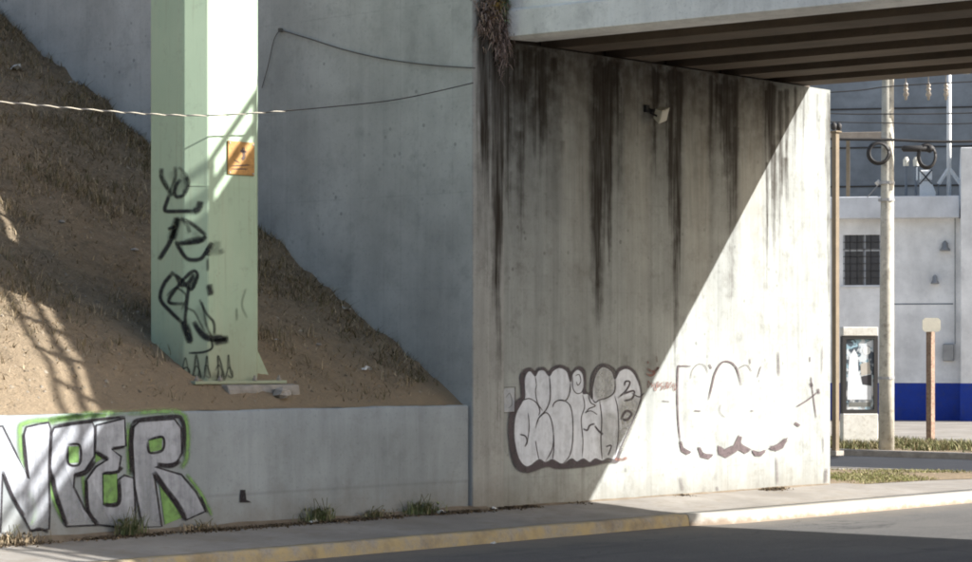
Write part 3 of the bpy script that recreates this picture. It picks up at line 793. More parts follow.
rt.stroke(Zb([(560, 485), (590, 490), (620, 480)]), 18 / 4.684, .003, .5, .8)
child(rt, 'red_tag', M['p_red'], abut)['kind'] = 'stuff'

# ------------------------------------------------------------------ green column on the slope
FX0, FX1, FY, CH, LD = -3.88, -3.11, .6, .2, .58
cp = [(FX0, FY), (FX1, FY), (FX1 + CH, FY + CH), (FX1 + CH, FY + CH + LD), (FX1, FY + 2 * CH + LD), (FX0, FY + 2 * CH + LD), (FX0 - CH, FY + CH + LD), (FX0 - CH, FY + CH)]
column = empty('green_column', (-3.5, 1.1, 1.9))
tag(column, 'pale green octagonal column with black scrawled graffiti standing on the slope', 'column')
cx_, cy_ = -3.495, 1.09
def inset(poly, d):
    return [(cx_ + (x - cx_) * (1 - d), cy_ + (y - cy_) * (1 - d)) for x, y in poly]
mb = MB(); n = len(cp); vs = []; rings = [(1.60, 0)] + [(z, 0) for z in np.linspace(2.0, 9.6, 9)]
# small arris at each corner so the edges catch light
def arris(poly, r=.012):
    out = []
    for i, p in enumerate(poly):
        a = np.array(poly[i - 1]); b = np.array(p); c = np.array(poly[(i + 1) % len(poly)])
        out.append(tuple(b + (a - b) / np.linalg.norm(a - b) * r)); out.append(tuple(b + (c - b) / np.linalg.norm(c - b) * r))
    return out
ca = arris(cp); n = len(ca)
for z, d in rings: vs += [(x, y, z) for x, y in ca]
fs = [(i * n + j, i * n + (j + 1) % n, (i + 1) * n + (j + 1) % n, (i + 1) * n + j) for i in range(len(rings) - 1) for j in range(n)] + [tuple(range(n))[::-1], tuple(range((len(rings) - 1) * n, len(rings) * n))]
mb.add(vs, fs)
shaft = child(mb, 'shaft', M['column'], column)
child(MB().cbox(-4.14, -2.68, .53, 1.68, 1.86, 1.90, .008), 'base_plate', M['column'], column)
for pts in ([(FX1 + CH - .005, .80), (FX1 + CH - .005, .84)], [(FX1 + CH - .005, 1.25), (FX1 + CH - .005, 1.31)]):
    y0, y1 = pts[0][1], pts[1][1]; x0 = pts[0][0]
    child(MB().prism([(x0, 1.902), (x0 + .20, 1.902), (x0 + .19, 1.95), (x0, 2.26)], y0, y1, 'y'), 'gusset', M['column'], column)
for zz in (4.17, 6.6):
    so = MB(); po = inset(ca, -.006)
    so.prism(po, zz - .006, zz + .006, 'z'); child(so, 'weld_seam', M['column'], column)
for bx, by in ((-2.80, .55), (-2.80, 1.6), (-4.10, .55), (-3.2, .54), (-3.75, .54)):
    child(MB().lathe([(.03, 0), (.03, .03), (.015, .032), (.015, .06), (.0, .06)], (bx, by, 1.90), 6), 'bolt', M['footing'], column)
def rough_block(x0, x1, y0, y1, z0, z1, amp=.03, n=16):
    P = []
    prof = [(y0 - .05, z0), (y0 - .03, z0 + (z1 - z0) * .6), (y0, z1 - .06), (y0 + .03, z1 - .012), (y0 + .1, z1), (y1, z1), (y1, z0)]
    for x in np.linspace(x0, x1, n):
        P.append([(x + (amp if 0 < j < 5 else 0) * mnoise.noise((x * 6, j * .8, 0)), y + (amp * mnoise.noise((x * 7, j, 4)) if j < 4 else 0), z + (amp * .6 * mnoise.noise((x * 5, j, 7)) if j < 4 else 0)) for j, (y, z) in enumerate(prof)])
    P = np.array(P); mb = MB(); k = len(prof)
    mb.add(P.reshape(-1, 3), [(i * k + j, (i + 1) * k + j, (i + 1) * k + (j + 1) % k, i * k + (j + 1) % k) for i in range(n - 1) for j in range(k)] + [tuple(range(k)), tuple(range((n - 1) * k, n * k))[::-1]])
    return mb
tag(rough_block(-3.72, -2.60, .40, 1.9, 1.2, 1.855).build('column_footing', M['footing']), 'rough concrete footing block under the green column', 'footing')
def surf_col(x, y, lift):
    if x >= 208: return on_plane(x, y, (0, FY - .004 - lift, 0), np.array([0, 1.0, 0]))
    if x >= 183.6:
        nn = np.array([-1, -1, 0]) / math.sqrt(2)
        return on_plane(x, y, np.array([FX0, FY, 0]) + nn * (.004 + lift), nn)
    return on_plane(x, y, (FX0 - CH - .004 - lift, 0, 0), np.array([1.0, 0, 0]))
class ColPaint(Paint):
    pass
cpn = Paint(surf_col)
Za = scaled(140, 160, 5.62); Zc3 = scaled(140, 255, 3.627)
def dense(pts):
    p = smooth_path(pts, False, 10); return [tuple(q) for q in p]
for pts, w, al in (([(120, 45), (122, 95), (158, 165), (182, 205)], 20, .75), ([(112, 80), (130, 130), (160, 170)], 16, .5), ([(195, 35), (200, 90), (180, 150), (160, 190)], 16, .5), ([(215, 40), (240, 60), (258, 90)], 14, .35), ([(250, 70), (272, 130), (250, 190), (210, 208), (192, 182), (204, 140), (228, 108)], 17, .85), ([(255, 90), (262, 150), (245, 190)], 22, .5),
                   ([(165, 190), (150, 235), (138, 272), (150, 288), (230, 288), (318, 286)], 17, 1), ([(300, 290), (330, 275), (340, 230)], 28, .9),
                   ([(215, 318), (192, 400), (165, 465), (135, 515), (105, 562)], 20, 1), ([(215, 325), (200, 370), (180, 450)], 34, .8), ([(155, 392), (205, 368)], 16, .8), ([(225, 330), (270, 345), (320, 380), (372, 425)], 18, .8), ([(240, 340), (265, 370), (280, 410)], 18, .45), ([(372, 425), (330, 458), (200, 470)], 20, .9), ([(250, 465), (360, 440)], 28, .7),
                   ([(200, 455), (222, 500), (260, 550), (300, 562), (345, 552), (375, 510), (400, 470)], 18, 1), ([(380, 540), (395, 490), (410, 465)], 26, .7), ([(430, 450), (425, 540)], 40, .3), ([(450, 500), (465, 530)], 26, .35)):
    cpn.stroke(dense(Za(pts)), w * 1.75 / 5.62, .001, .7, al, curve=False)
for pts, w, al in (([(122, 60), (85, 108), (74, 160), (110, 205), (158, 250)], 11, 1), ([(155, 240), (166, 275), (182, 318)], 18, .95), ([(110, 62), (150, 90), (185, 125), (208, 75), (190, 60), (140, 110), (104, 170), (165, 176)], 10, .95), ([(180, 125), (205, 75)], 18, .6), ([(180, 95), (170, 170), (163, 250), (172, 300)], 10, .95),
                   ([(215, 160), (240, 210), (268, 245), (270, 290)], 8, .7), ([(194, 240), (225, 290), (262, 306), (322, 302)], 14, 1), ([(265, 318), (322, 304)], 20, .9), ([(250, 105), (258, 148)], 18, .9), ([(176, 356), (230, 352), (262, 336), (256, 300)], 7, .85), ([(245, 10), (246, 60)], 9, .5), ([(385, 120), (370, 180), (390, 230)], 8, .25), ([(350, 190), (352, 240)], 8, .3)):
    cpn.stroke(dense(Zc3(pts)), w * 1.75 / 3.627, .0014, .7, al, curve=False)
rj = random.Random(4)
for k in range(5):
    x = 152 + k * 40 + rj.uniform(-4, 4); j = lambda v: v + rj.uniform(-6, 6)
    cpn.stroke(dense(Zc3([(j(x), j(452)), (j(x + 8), j(420)), (j(x + 16), j(368)), (j(x + 22), j(418)), (j(x + 32), j(450))])), rj.uniform(8, 12) / 3.627, .0018, .8, rj.uniform(.5, .8), curve=False)
    cpn.stroke(dense(Zc3([(j(x + 2), j(424)), (j(x + 14), j(404)), (j(x + 26), j(420)), (j(x + 22), j(448)), (j(x + 8), j(440))])), rj.uniform(8, 11) / 3.627, .0018, .8, rj.uniform(.45, .75), curve=False)
for pts, w, al in (([(128, 70), (150, 110), (178, 96), (196, 66)], 13, .8), ([(96, 150), (130, 120), (168, 150), (150, 200)], 9, .55), ([(160, 190), (196, 205), (220, 250), (236, 280)], 9, .5), ([(170, 250), (184, 300), (178, 322)], 16, .7), ([(210, 268), (250, 296), (300, 296)], 15, .8), ([(226, 170), (240, 250), (262, 300)], 9, .5)):
    cpn.stroke(dense(Zc3(pts)), w * 1.4 / 3.627, .0022, .75, al, curve=False)
for pts, w, al in (([(175, 60), (200, 150), (190, 200)], 60, .22), ([(230, 60), (250, 170)], 50, .22), ([(190, 360), (170, 470)], 60, .25), ([(300, 400), (340, 460)], 60, .2), ([(310, 280), (340, 250)], 50, .3)):
    cpn.stroke(dense(Za(pts)), w / 5.62, .0006, .95, al, curve=False)
for pts, w, al in (([(170, 60), (200, 110)], 34, .25), ([(165, 230), (180, 310)], 34, .3), ([(240, 290), (320, 310)], 36, .3), ([(150, 440), (340, 440)], 40, .22), ([(205, 180), (240, 260)], 40, .16)):
    cpn.stroke(dense(Zc3(pts)), w / 3.627, .0006, .95, al, curve=False)
child(cpn, 'black_scrawl', M['p_col'], column)

# small orange notice plate fixed to the column
def plate_pt(x, y, dy): return onY(x, y, FY - dy)
a = onY(228, 174, FY - .02); b = onY(254.5, 143, FY - .02)
M['plate'] = mat_simple('weathered_orange_plate', (.50, .27, .09), .6, .25, 9, 40, .1, dirt=((.18, .12, .06), .6))
plate = empty('notice_plate', (a[0], FY, a[2])); tag(plate, 'small weathered orange notice plate fixed to the green column', 'sign')
child(MB().cbox(a[0], b[0], FY - .022, FY - .004, a[2], b[2], .004), 'plate', M['plate'], plate)
pm = Paint(lambda x, y, l: onY(x, y, FY - .0225 - l))
for pts, w in (([(243, 147), (244, 156), (242, 160)], 4), ([(240, 151), (247, 152)], 3), ([(231, 166), (251, 165)], 1.6), ([(231, 169), (248, 169)], 1.6), ([(234, 160), (240, 163)], 1.4)): pm.stroke(pts, w, .001, .5, .85)
child(pm, 'faded_print', M['p_brown'], plate)
for u, v in ((.06, .06), (.94, .06), (.06, .94), (.94, .94)):
    X = a[0] + (b[0] - a[0]) * u; Z = a[2] + (b[2] - a[2]) * v
    child(MB().tube([(X, FY - .02, Z), (X, FY - .03, Z)], .011, 6), 'screw', M['rail_steel'], plate)

# ------------------------------------------------------------------ cables
def catline(pts, sub=14): return [Vector(p) for p in smooth_path(pts, False, sub)]
cpts = [onY(x, y, yy) for x, y, yy in ((-1100, -20, .25), (-600, 44, .25), (-260, 84, .25), (-120, 95, .25), (0, 102, .25), (75, 108.5, .25), (150, 114, .25), (203, 115.5, .24), (257, 113, .22), (330, 107, .15), (400, 99, .06), (473, 83, -.05))]
cb = empty('sagging_cable', cpts[-1]); tag(cb, 'thin sagging cable with pale twisted tape strung past the green column', 'cable')
path = catline(cpts)
child(MB().tube(path, .0075, 6), 'cable_core', M['cable'], cb, True)
hp = []
seg = [p for p in path if p.x < -2.9]
L = 0; fine = []
for i in range(len(seg) - 1):
    for t in np.linspace(0, 1, 6, endpoint=False): fine.append(seg[i].lerp(seg[i + 1], t))
for i, p in enumerate(fine):
    if i: L += (fine[i] - fine[i - 1]).length
    ang = L * 2 * math.pi / .30
    hp.append(p + Vector((0, math.cos(ang), math.sin(ang))) * .0045)
child(MB().tube(hp, .0075, 5), 'pale_strand', M['cable_pale'], cb, True)
M['wire_grey'] = mat_simple('dusty_wire', (.14, .13, .115), .8, bump=0)
c2 = [onX(x, y, -.03) for x, y in ((262, 88), (268, 66), (274, 40), (280, 30))]
c3 = [onX(x, y, -.04) for x, y in ((280, 30), (310, 39), (345, 50), (385, 59), (430, 65), (475, 68))]
wc = empty('wall_cable', c3[0]); tag(wc, 'dark cable drooping across the upper face of the wing wall', 'cable')
child(MB().tube(catline(c2), .006, 6), 'drop_end', M['wire_grey'], wc, True)
child(MB().tube(catline(c3), .009, 6), 'span', M['wire_grey'], wc, True)
q = c3[0]; child(MB().cbox(q[0] - .02, q[0] + .035, q[1] - .025, q[1] + .025, q[2] - .025, q[2] + .025, .006), 'wall_hook', M['wire_grey'], wc)

# ------------------------------------------------------------------ floodlight on the abutment
M['lamp_body'] = mat_simple('cream_lamp_housing', (.62, .58, .46), .5, .12, 8, 50, .1)
M['lamp_glass'] = mat_simple('dusty_lamp_glass', (.50, .48, .40), .25, .1, 8, 50, 0, .5)
q = onY(660, 114, -.14)
fl = empty('floodlight', (q[0], 0, q[2])); tag(fl, 'small cream floodlight bracketed high on the stained abutment wall', 'lamp')
Mx = Matrix.Translation((q[0], -.15, q[2])) @ Matrix.Rotation(math.radians(-18), 4, 'Y') @ Matrix.Rotation(math.radians(28), 4, 'X') @ Matrix.Scale(.62, 4)
mb = MB(); w0, w1, d0, d1, h0 = .15, .11, -.10, .09, .16
vs = [(-w0, d0, -h0), (w0, d0, -h0), (w0, d0, h0), (-w0, d0, h0), (-w1, d1, -h0 * .7), (w1, d1, -h0 * .7), (w1, d1, h0 * .7), (-w1, d1, h0 * .7)]
mb.add([Mx @ Vector(v) for v in vs], [(0, 1, 2, 3), (7, 6, 5, 4), (0, 4, 5, 1), (1, 5, 6, 2), (2, 6, 7, 3), (3, 7, 4, 0)])
child(mb, 'housing', M['lamp_body'], fl)
child(MB().cbox(-.135, .135, -.112, -.101, -.145, .145, .004, Mx), 'glass', M['lamp_glass'], fl)
for s in (-1, 1): child(MB().box(s * .165 - .008, s * .165 + .008, -.02, .16, -.02, .02, Mx), 'bracket_arm', M['bark_dark'], fl)
child(MB().box(-.18, .18, .16, .175, -.025, .025, Mx), 'bracket', M['bark_dark'], fl)
child(MB().tube([Mx @ Vector((0, .165, 0)), (q[0] - .05, .0, q[2] + .06)], .02, 6), 'stem', M['bark_dark'], fl)
child(MB().cbox(q[0] - .19, q[0] - .11, -.05, .004, q[2] + .02, q[2] + .12, .006), 'junction_box', M['bark_dark'], fl)

# ------------------------------------------------------------------ vegetation
def blades(name, roots, hmin, hmax, wmin, wmax, pal, lean=.5, mat=None, seg=2, droop=.0, out=None):
    """many small bent blades as one mesh; roots (n,3)"""
    n = len(roots); rs = np.random
    h = rs.uniform(hmin, hmax, n); w = rs.uniform(wmin, wmax, n); az = rs.uniform(0, 2 * np.pi, n); ln = rs.uniform(.1, lean, n) * h
    d = np.stack([np.cos(az), np.sin(az), np.zeros(n)], 1); s = np.stack([-np.sin(az), np.cos(az), np.zeros(n)], 1)
    if out is not None: d = out
    V = []
    for k in range(seg + 1):
        t = k / seg
        c = roots + d * (ln * t * t)[:, None] + np.array([0, 0, 1.0])[None] * (h * (t - droop * t * t))[:, None]
        ww = w * (1 - .85 * t)
        V += [c - s * ww[:, None] / 2, c + s * ww[:, None] / 2]
    V = np.stack(V, 1)                       # n, 2(seg+1), 3
    b = np.arange(n)[:, None] * (2 * (seg + 1))
    Q = np.concatenate([np.stack([b[:, 0] + 2 * k, b[:, 0] + 2 * k + 1, b[:, 0] + 2 * k + 3, b[:, 0] + 2 * k + 2], 1) for k in range(seg)])
    pal = np.array(pal); c = pal[rs.randint(0, len(pal), n)] * rs.uniform(.65, 1.3, n)[:, None]
    colr = np.ones((n, 2 * (seg + 1), 4)); colr[..., :3] = c[:, None, :]
    return fast_mesh(name, V.reshape(-1, 3), Q, None, colr.reshape(-1, 4))
DRY = [(.36, .28, .18), (.44, .35, .23), (.27, .215, .14), (.50, .40, .27), (.21, .175, .115)]
OLIVE = [(.15, .135, .07), (.20, .165, .085), (.25, .19, .105), (.12, .11, .06)]
def patch(x, y): return .5 + .8 * mnoise.noise((x * .7, y * .7, 11)) + .5 * mnoise.noise((x * 2.2, y * 2.2, 5))
def scatter(n, f, x0=-9.0, x1=0, y0=.25, y1=10.8):
    R = []
    while len(R) < n:
        x = x1 - random.random() ** .8 * (x1 - x0); y = random.uniform(y0, y1)
        if random.random() < f(x, y): R.append((x, y, emb_z(x, y) - .008))
    return np.array(R)
up_ = lambda x, y: min(1, max(0, (y - .5) / 2.5))
R = scatter(30000, lambda x, y: patch(x, y) * (.15 + .6 * up_(x, y) + (.35 if x > -2.8 else 0)))
tag(link('dry_grass', blades('dry_grass', R, .015, .07, .008, .022, DRY, 3.2), M['grass_tint']), 'short dry brown grass stubble in patches on the dirt slope', 'grass', kind='stuff')
R = scatter(2600, lambda x, y: max(0, patch(x, y) - .55) * (.3 + up_(x, y) + (.3 if x > -2.8 else 0)))
R = np.repeat(R, 5, 0) + np.random.normal(0, .035, (len(R) * 5, 3)) * np.array([1, 1, 0])
tag(link('dry_tufts', blades('dry_tufts', R, .05, .17, .006, .014, DRY + OLIVE, 1.1), M['grass_tint']), 'taller dry grass tufts dotted over the dirt slope', 'grass', kind='stuff')
# crumbs of soil, gravel and dead leaves
R = scatter(15000, lambda x, y: .35 + .4 * patch(x + 9, y))
n = len(R); sz = np.random.lognormal(-4.9, .5, n).clip(.004, .026)
base = np.array([(-1, -1, -.3), (1, -1, -.3), (1, 1, -.3), (-1, 1, -.3), (0, 0, 1.1)], float)
V = R[:, None, :] + (base[None] + np.random.uniform(-.45, .45, (n, 5, 3))) * sz[:, None, None]
b5 = np.arange(n)[:, None] * 5
T = np.concatenate([b5 + np.array(t)[None] for t in ((0, 1, 4), (1, 2, 4), (2, 3, 4), (3, 0, 4))])
cc = np.ones((n, 5, 4)); pal = np.array([(.26, .21, .15), (.32, .27, .20), (.19, .155, .11), (.36, .31, .24), (.22, .175, .12)])
cc[..., :3] = (pal[np.random.randint(0, 5, n)] * np.random.uniform(.7, 1.2, n)[:, None])[:, None]
tag(link('soil_crumbs', fast_mesh('soil_crumbs', V.reshape(-1, 3), T, None, cc.reshape(-1, 4)), M['grass_tint']), 'gravel and clods of loose soil strewn over the slope', 'gravel', kind='stuff')
R = []
while len(R) < 4500:      # growth where the slope meets the wing wall
    y = random.uniform(.5, 10.8); x = -abs(random.gauss(0, .45)) - .02
    if mnoise.noise((x, y * .9, 21)) * 1.3 + .3 > random.random() * .8: R.append((x, y, emb_z(x, y) - .02))
tag(link('wall_foot_grass', blades('wall_foot_grass', np.array(R), .02, .12, .010, .024, OLIVE + DRY, 2.2), M['grass_tint']), 'olive and brown grass tufts along the foot of the wing wall', 'grass', kind='stuff')
# loose stones and clods on the slope
def rock(name, p, r, mat, seed, flat=.6):
    rr = random.Random(seed); vs = []; n = 7
    for k, (rad, z) in enumerate(((.55, -.5), (1, -.1), (.85, .45), (.35, .75))):
        for j in range(n):
            a = 2 * math.pi * (j + .3 * k) / n; q = rad * rr.uniform(.75, 1.2)
            vs.append((p[0] + r * q * math.cos(a), p[1] + r * q * math.sin(a), p[2] + r * flat * (z + rr.uniform(-.12, .12))))
    fs = [(i * n + j, i * n + (j + 1) % n, (i + 1) * n + (j + 1) % n, (i + 1) * n + j) for i in range(3) for j in range(n)] + [tuple(range(n))[::-1], tuple(range(3 * n, 4 * n))]
    return MB().add(vs, fs).build(name, mat)
M['stone'] = mat_simple('pale_stone', (.36, .33, .29), .9, .25, 12, 60, .4)
def on_emb(px, py):
    lo, hi = 20.0, 45.0
    for k in range(60):
        m = (lo + hi) / 2; p = CAM + ray(px, py) * m
        if p[2] > emb_z(p[0], p[1]): lo = m
        else: hi = m
    return CAM + ray(px, py) * lo
p = on_emb(281, 398); tag(rock('stone', p + np.array([0, 0, .05]), .11, M['stone'], 3, .9), 'pale fist-sized stone beside the green column footing', 'stone')
for (px, py, r, lab) in ((62, 222, .05, 'small stone on the slope left of the column, above the ladder shadow'), (135, 250, .06, 'grey stone half way up the slope close to the column'), (318, 345, .05, 'small stone low on the slope right of the column')):
    p = on_emb(px, py); tag(rock('stone', p, r, M['stone'], int(px)), lab, 'stone')
# crumpled pale litter
M['litter'] = mat_simple('pale_litter', (.66, .65, .62), .6, .15, 20, 60, 0)
def litter(p, r, seed, lab, kind='scrap of litter'):
    rr = random.Random(seed); vs = []; nu = 4
    for i in range(nu + 1):
        for j in range(nu + 1):
            u, v = i / nu - .5, j / nu - .5
            vs.append((p[0] + 2 * r * u + rr.uniform(-.2, .2) * r, p[1] + 1.5 * r * v + rr.uniform(-.2, .2) * r, p[2] + r * rr.uniform(.05, 1.0) * (.4 + .6 * (1 - 2 * abs(u)))))
    fs = [(i * (nu + 1) + j, (i + 1) * (nu + 1) + j, (i + 1) * (nu + 1) + j + 1, i * (nu + 1) + j + 1) for i in range(nu) for j in range(nu)]
    return tag(MB().add(vs, fs).build('litter', M['litter']), lab, 'litter')
for (px, py, r, lab) in ((345, 311, .07, 'white crumpled litter high on the slope against the wing wall'), (366, 371, .06, 'flat white scrap of litter low on the slope right of the column'), (276, 341, .03, 'tiny white scrap beside the right edge of the column'), (17, 71, .11, 'pale scrap of litter at the upper left of the slope'), (72, 84, .05, 'small pale scrap on the upper slope near the wing wall')):
    p = on_emb(px, py); litter(p + np.array([0, 0, .01]), r, int(px), lab)
def pave_z(x, y): return .14 + .10 * (y + 1.5) / 1.54
for (px, py, r, lab) in ((313, 520, .05, 'cream scrap of litter beside the weed under the low wall'), (440, 514, .06, 'white litter on the pavement near the end of the low wall'), (495, 504, .05, 'white scrap at the foot of the abutment corner')):
    p = onY(px, py, -.12); litter((p[0], -.12, pave_z(p[0], -.12) + .005), r, int(px), lab)
p = onZ(511, 540, .07); litter((p[0], -1.9, .01), .035, 9, 'small white scrap on the road beside the yellow kerb')

# weeds at the foot of the low wall
def weed(px, h, n, lab, pal, w=(.008, .02), spread=.16):
    p = onY(px, 520, -.06); root = np.array([p[0], -.07, pave_z(p[0], -.07)])
    e = empty('weed', root); tag(e, lab, 'weed')
    R = root + np.random.normal(0, 1, (n, 3)) * np.array([spread * .6, .03, 0]); R[:, 1] = np.minimum(R[:, 1], -.02)
    m = blades('blades', R, h * .4, h, w[0], w[1], pal, .9, seg=3, droop=.25)
    o = link('blades', m, M['grass_tint'], e); o.matrix_parent_inverse = Matrix.Translation(root).inverted()
    o['kind'] = 'stuff'
    R2 = root + np.random.normal(0, 1, (n // 4, 3)) * np.array([spread * .55, .035, 0]); R2[:, 1] = np.minimum(R2[:, 1], -.03); R2[:, 2] += np.random.uniform(0, h * .5, len(R2))
    o = link('broad_leaves', blades('broad_leaves', R2, h * .12, h * .3, .02, .045, pal, 2.2, seg=3, droop=.5), M['grass_tint'], e); o.matrix_parent_inverse = Matrix.Translation(root).inverted(); o['kind'] = 'stuff'
    stems = MB()
    for k in range(4):
        a = root + np.array([random.uniform(-spread, spread) * .4, random.uniform(-.02, .0), 0])
        stems.tube([a, a + np.array([random.uniform(-.05, .05), -.02, h * .5]), a + np.array([random.uniform(-.1, .1), -.04, h * .95])], .004, 4)
    o = stems.build('stem', M['grass_tint_stem'], e); o.matrix_parent_inverse = Matrix.Translation(root).inverted(); o['kind'] = 'stuff'
M['grass_tint_stem'] = mat_simple('weed_stem', (.13, .13, .06), .8, bump=0)
WG = [(.18, .21, .10), (.22, .25, .13), (.26, .24, .14), (.13, .16, .07)]
weed(129, .34, 130, 'green weed growing in front of the graffiti letter R', WG)
weed(318, .30, 150, 'leafy weed beside the cream litter under the plain stretch of wall', WG, spread=.2)
weed(421, .27, 200, 'bushy dark weed near the right end of the low wall', WG, spread=.26)
weed(375, .16, 120, 'small dry weed between the two larger weeds', WG + DRY, spread=.2)
weed(10, .22, 140, 'dry weed tuft under the leftmost graffiti letter', DRY, spread=.3)
weed(200, .14, 90, 'low dry weed just right of the graffiti lettering', DRY, spread=.25)
# soil and leaf crumbs swept against the foot of the walls
R = []
while len(R) < 9000:
    x = random.uniform(-8.5, 8.1); y = -.03 - abs(random.gauss(0, .09)); 
    if mnoise.noise((x * 1.3, 0, 31)) + .55 - (.62 if x > 1.2 else 0) > random.random(): R.append((x, y, pave_z(x, y) + .002))
tag(link('leaf_litter', blades('leaf_litter', np.array(R), .006, .03, .012, .035, [(.17, .125, .08), (.12, .09, .06), (.22, .17, .11), (.09, .07, .05)], 2.5), M['grass_tint']), 'brown dirt and leaf crumbs gathered at the foot of the walls', 'leaf litter', kind='stuff')
xs = np.linspace(-9, 8.15, 340); P = np.zeros((len(xs), 5, 3))
for i, x in enumerate(xs):
    wd = .16 + .10 * mnoise.noise((x * 1.1, 2, 0)) + .05 * mnoise.noise((x * 4, 2, 0)); hh = max(.01, .045 + .03 * mnoise.noise((x * 1.7, 8, 0)))
    if x > .3: wd *= .4; hh *= .35
    for j, t in enumerate(np.linspace(0, 1, 5)):
        y = .02 - wd * t - (.05 if 0 < x < .62 else 0)
        P[i, j] = (x, y, pave_z(x, y) + hh * (1 - t) ** 1.5 + .010 * (1 - t) + .004 - .012 * t ** 3)
tag(link('soil_fillet', grid_mesh('soil_fillet', P), M['grit'], smooth=True), 'thin bank of brown soil along the foot of the walls', 'soil', kind='stuff')

# dry plant hanging from the joint at the top of the abutment
root = onY(495, -14, -.1)
hpn = empty('hanging_plant', root); tag(hpn, 'dry brown and ochre plant hanging from the corner of the overpass', 'plant')
def clump(name, n, cen, sig, pal, hmin, hmax, w0, w1, droop):
    R = np.array(cen) + np.random.normal(0, 1, (n, 3)) * np.array(sig)
    R[:, 1] = np.minimum(R[:, 1], -.06)
    m = blades(name, R, hmin, hmax, w0, w1, pal, 1.3, seg=3, droop=droop)
    o = link(name, m, M['grass_tint'], hpn); o['kind'] = 'stuff'; o.matrix_parent_inverse = Matrix.Translation(root).inverted()
A = lambda x, y: onY(x, y, -.12)
clump('dry_stems', 620, A(493, 18), (.14, .06, .16), [(.26, .20, .16), (.34, .24, .19), (.18, .14, .12), (.40, .29, .23)], .05, .14, .018, .04, 1.8)
clump('dry_tail', 420, A(502, 40), (.06, .04, .17), [(.30, .23, .20), (.22, .17, .14), (.38, .28, .24)], .04, .12, .014, .034, 2.0)
clump('ochre_leaves', 150, A(495, 6), (.07, .05, .07), [(.52, .36, .12), (.45, .30, .10), (.38, .32, .14)], .08, .16, .015, .03, 1.2)
clump('green_leaves', 160, A(503, 8), (.06, .04, .10), [(.24, .30, .18), (.32, .36, .22)], .08, .16, .012, .028, 1.2)
o = MB().tube([root, A(494, 10), A(500, 40)], [.02, .015, .008], 5).build('main_stem', M['grass_tint_stem'], hpn); o.matrix_parent_inverse = Matrix.Translation(root).inverted()

# ------------------------------------------------------------------ beyond the overpass
def gd(px, py, z): return onZ(px, py, z)
# verge of grass on the near corner
vp = [gd(x, y, .058) for x, y in ((826, 486), (870, 483.5), (930, 480), (1010, 477.5), (1080, 476.5), (1080, 474), (972, 471.5), (900, 470), (826, 469))]
sheet('corner_verge', [(p[0], p[1]) for p in vp], .058, M['soil'])
R = []
poly = [(p[0], p[1]) for p in vp]
def inside(x, y, poly):
    c = False; n = len(poly)
    for i in range(n):
        x1, y1 = poly[i]; x2, y2 = poly[i - 1]
        if (y1 > y) != (y2 > y) and x < (x2 - x1) * (y - y1) / (y2 - y1) + x1: c = not c
    return c
bx0, bx1 = min(p[0] for p in poly), max(p[0] for p in poly); by0, by1 = min(p[1] for p in poly), max(p[1] for p in poly)
while len(R) < 5500:
    x, y = random.uniform(bx0, bx1), random.uniform(by0, by1)
    if inside(x, y, poly) and mnoise.noise((x * .5, y * .5, 2)) * 1.6 + .35 > random.random(): R.append((x, y, .055))
tag(link('verge_grass', blades('verge_grass', np.array(R), .015, .05, .01, .025, [(.20, .20, .08), (.26, .24, .11), (.32, .28, .16), (.15, .17, .06)], 1.8), M['grass_tint']), 'short yellow green grass on the corner past the abutment', 'grass', kind='stuff')
R = []
while len(R) < 16000:
    x, y = random.uniform(22.3, 26.5), random.uniform(4, 16)
    if mnoise.noise((x * .7, y * .7, 9)) * 1.4 + .45 > random.random(): R.append((x, y, .13))
tag(link('verge_weeds', blades('verge_weeds', np.array(R), .04, .20, .015, .04, [(.16, .17, .075), (.22, .20, .10), (.30, .25, .15), (.12, .13, .06)], 1.4), M['grass_tint']), 'scrubby green and brown weeds on the far roadside verge', 'grass', kind='stuff')

GZ = .13
def gpos(px, py): return gd(px, py, GZ)
def zat(py, p):   # height seen at row py above ground point p
    return CAM_H + (HY - py) / FPX * np.dot(np.array(p)[:3] - CAM, FWD)
# utility pole
M['pole'] = mat_simple('weathered_concrete_pole', (.50, .47, .39), .85, .2, 3, 30, .3, dirt=((.16, .13, .10), .6))
M['ceramic'] = mat_simple('grey_brown_ceramic', (.36, .31, .25), .35, .2, 6, 30, 0, .5)
b = gpos(886.5, 450); pz = np.dot(b - CAM, FWD); mpx = pz / FPX
up = empty('utility_pole', (b[0], b[1], GZ)); tag(up, 'tall concrete utility pole with crossarm on the far verge', 'utility pole')
topz = 10.2
child(MB().tube([(b[0], b[1], GZ - .1), (b[0], b[1], 2.0), (b[0] + RIGHT[0] * .04, b[1] + RIGHT[1] * .04, topz)], [.175, .165, .12], 16), 'shaft', M['pole'], up, True)
za = zat(72, b); off = -FWD * .17
a0 = b + RIGHT * -.5 + off; a1 = b + RIGHT * 1.75 + off
Mz = Matrix.Translation((b[0] + off[0], b[1] + off[1], za)) @ Matrix.Rotation(math.atan2(RIGHT[1], RIGHT[0]), 4, 'Z')
child(MB().cbox(-.6, 1.8, -.06, .06, -.06, .06, .01, Mz), 'crossarm', M['pole'], up)
for px in (904.5, 927, 944.5):
    q = b + RIGHT * ((px - 886.5) * mpx) + off
    child(MB().lathe([(.012, 0), (.012, -.18), (.05, -.24), (.05, -.27), (.028, -.29), (.055, -.33), (.055, -.36), (.03, -.38), (.06, -.43), (.06, -.47), (.03, -.50), (.03, -.56), (.012, -.58)], (q[0], q[1], za - .06), 10), 'insulator', M['ceramic'], up, True)
for py in (183, 200, 378):
    child(MB().lathe([(.18, -.03), (.18, .03)], (b[0], b[1], zat(py, b)), 14), 'steel_band', M['rail_steel'], up)
q = b - RIGHT * .16; zz = zat(184, b)
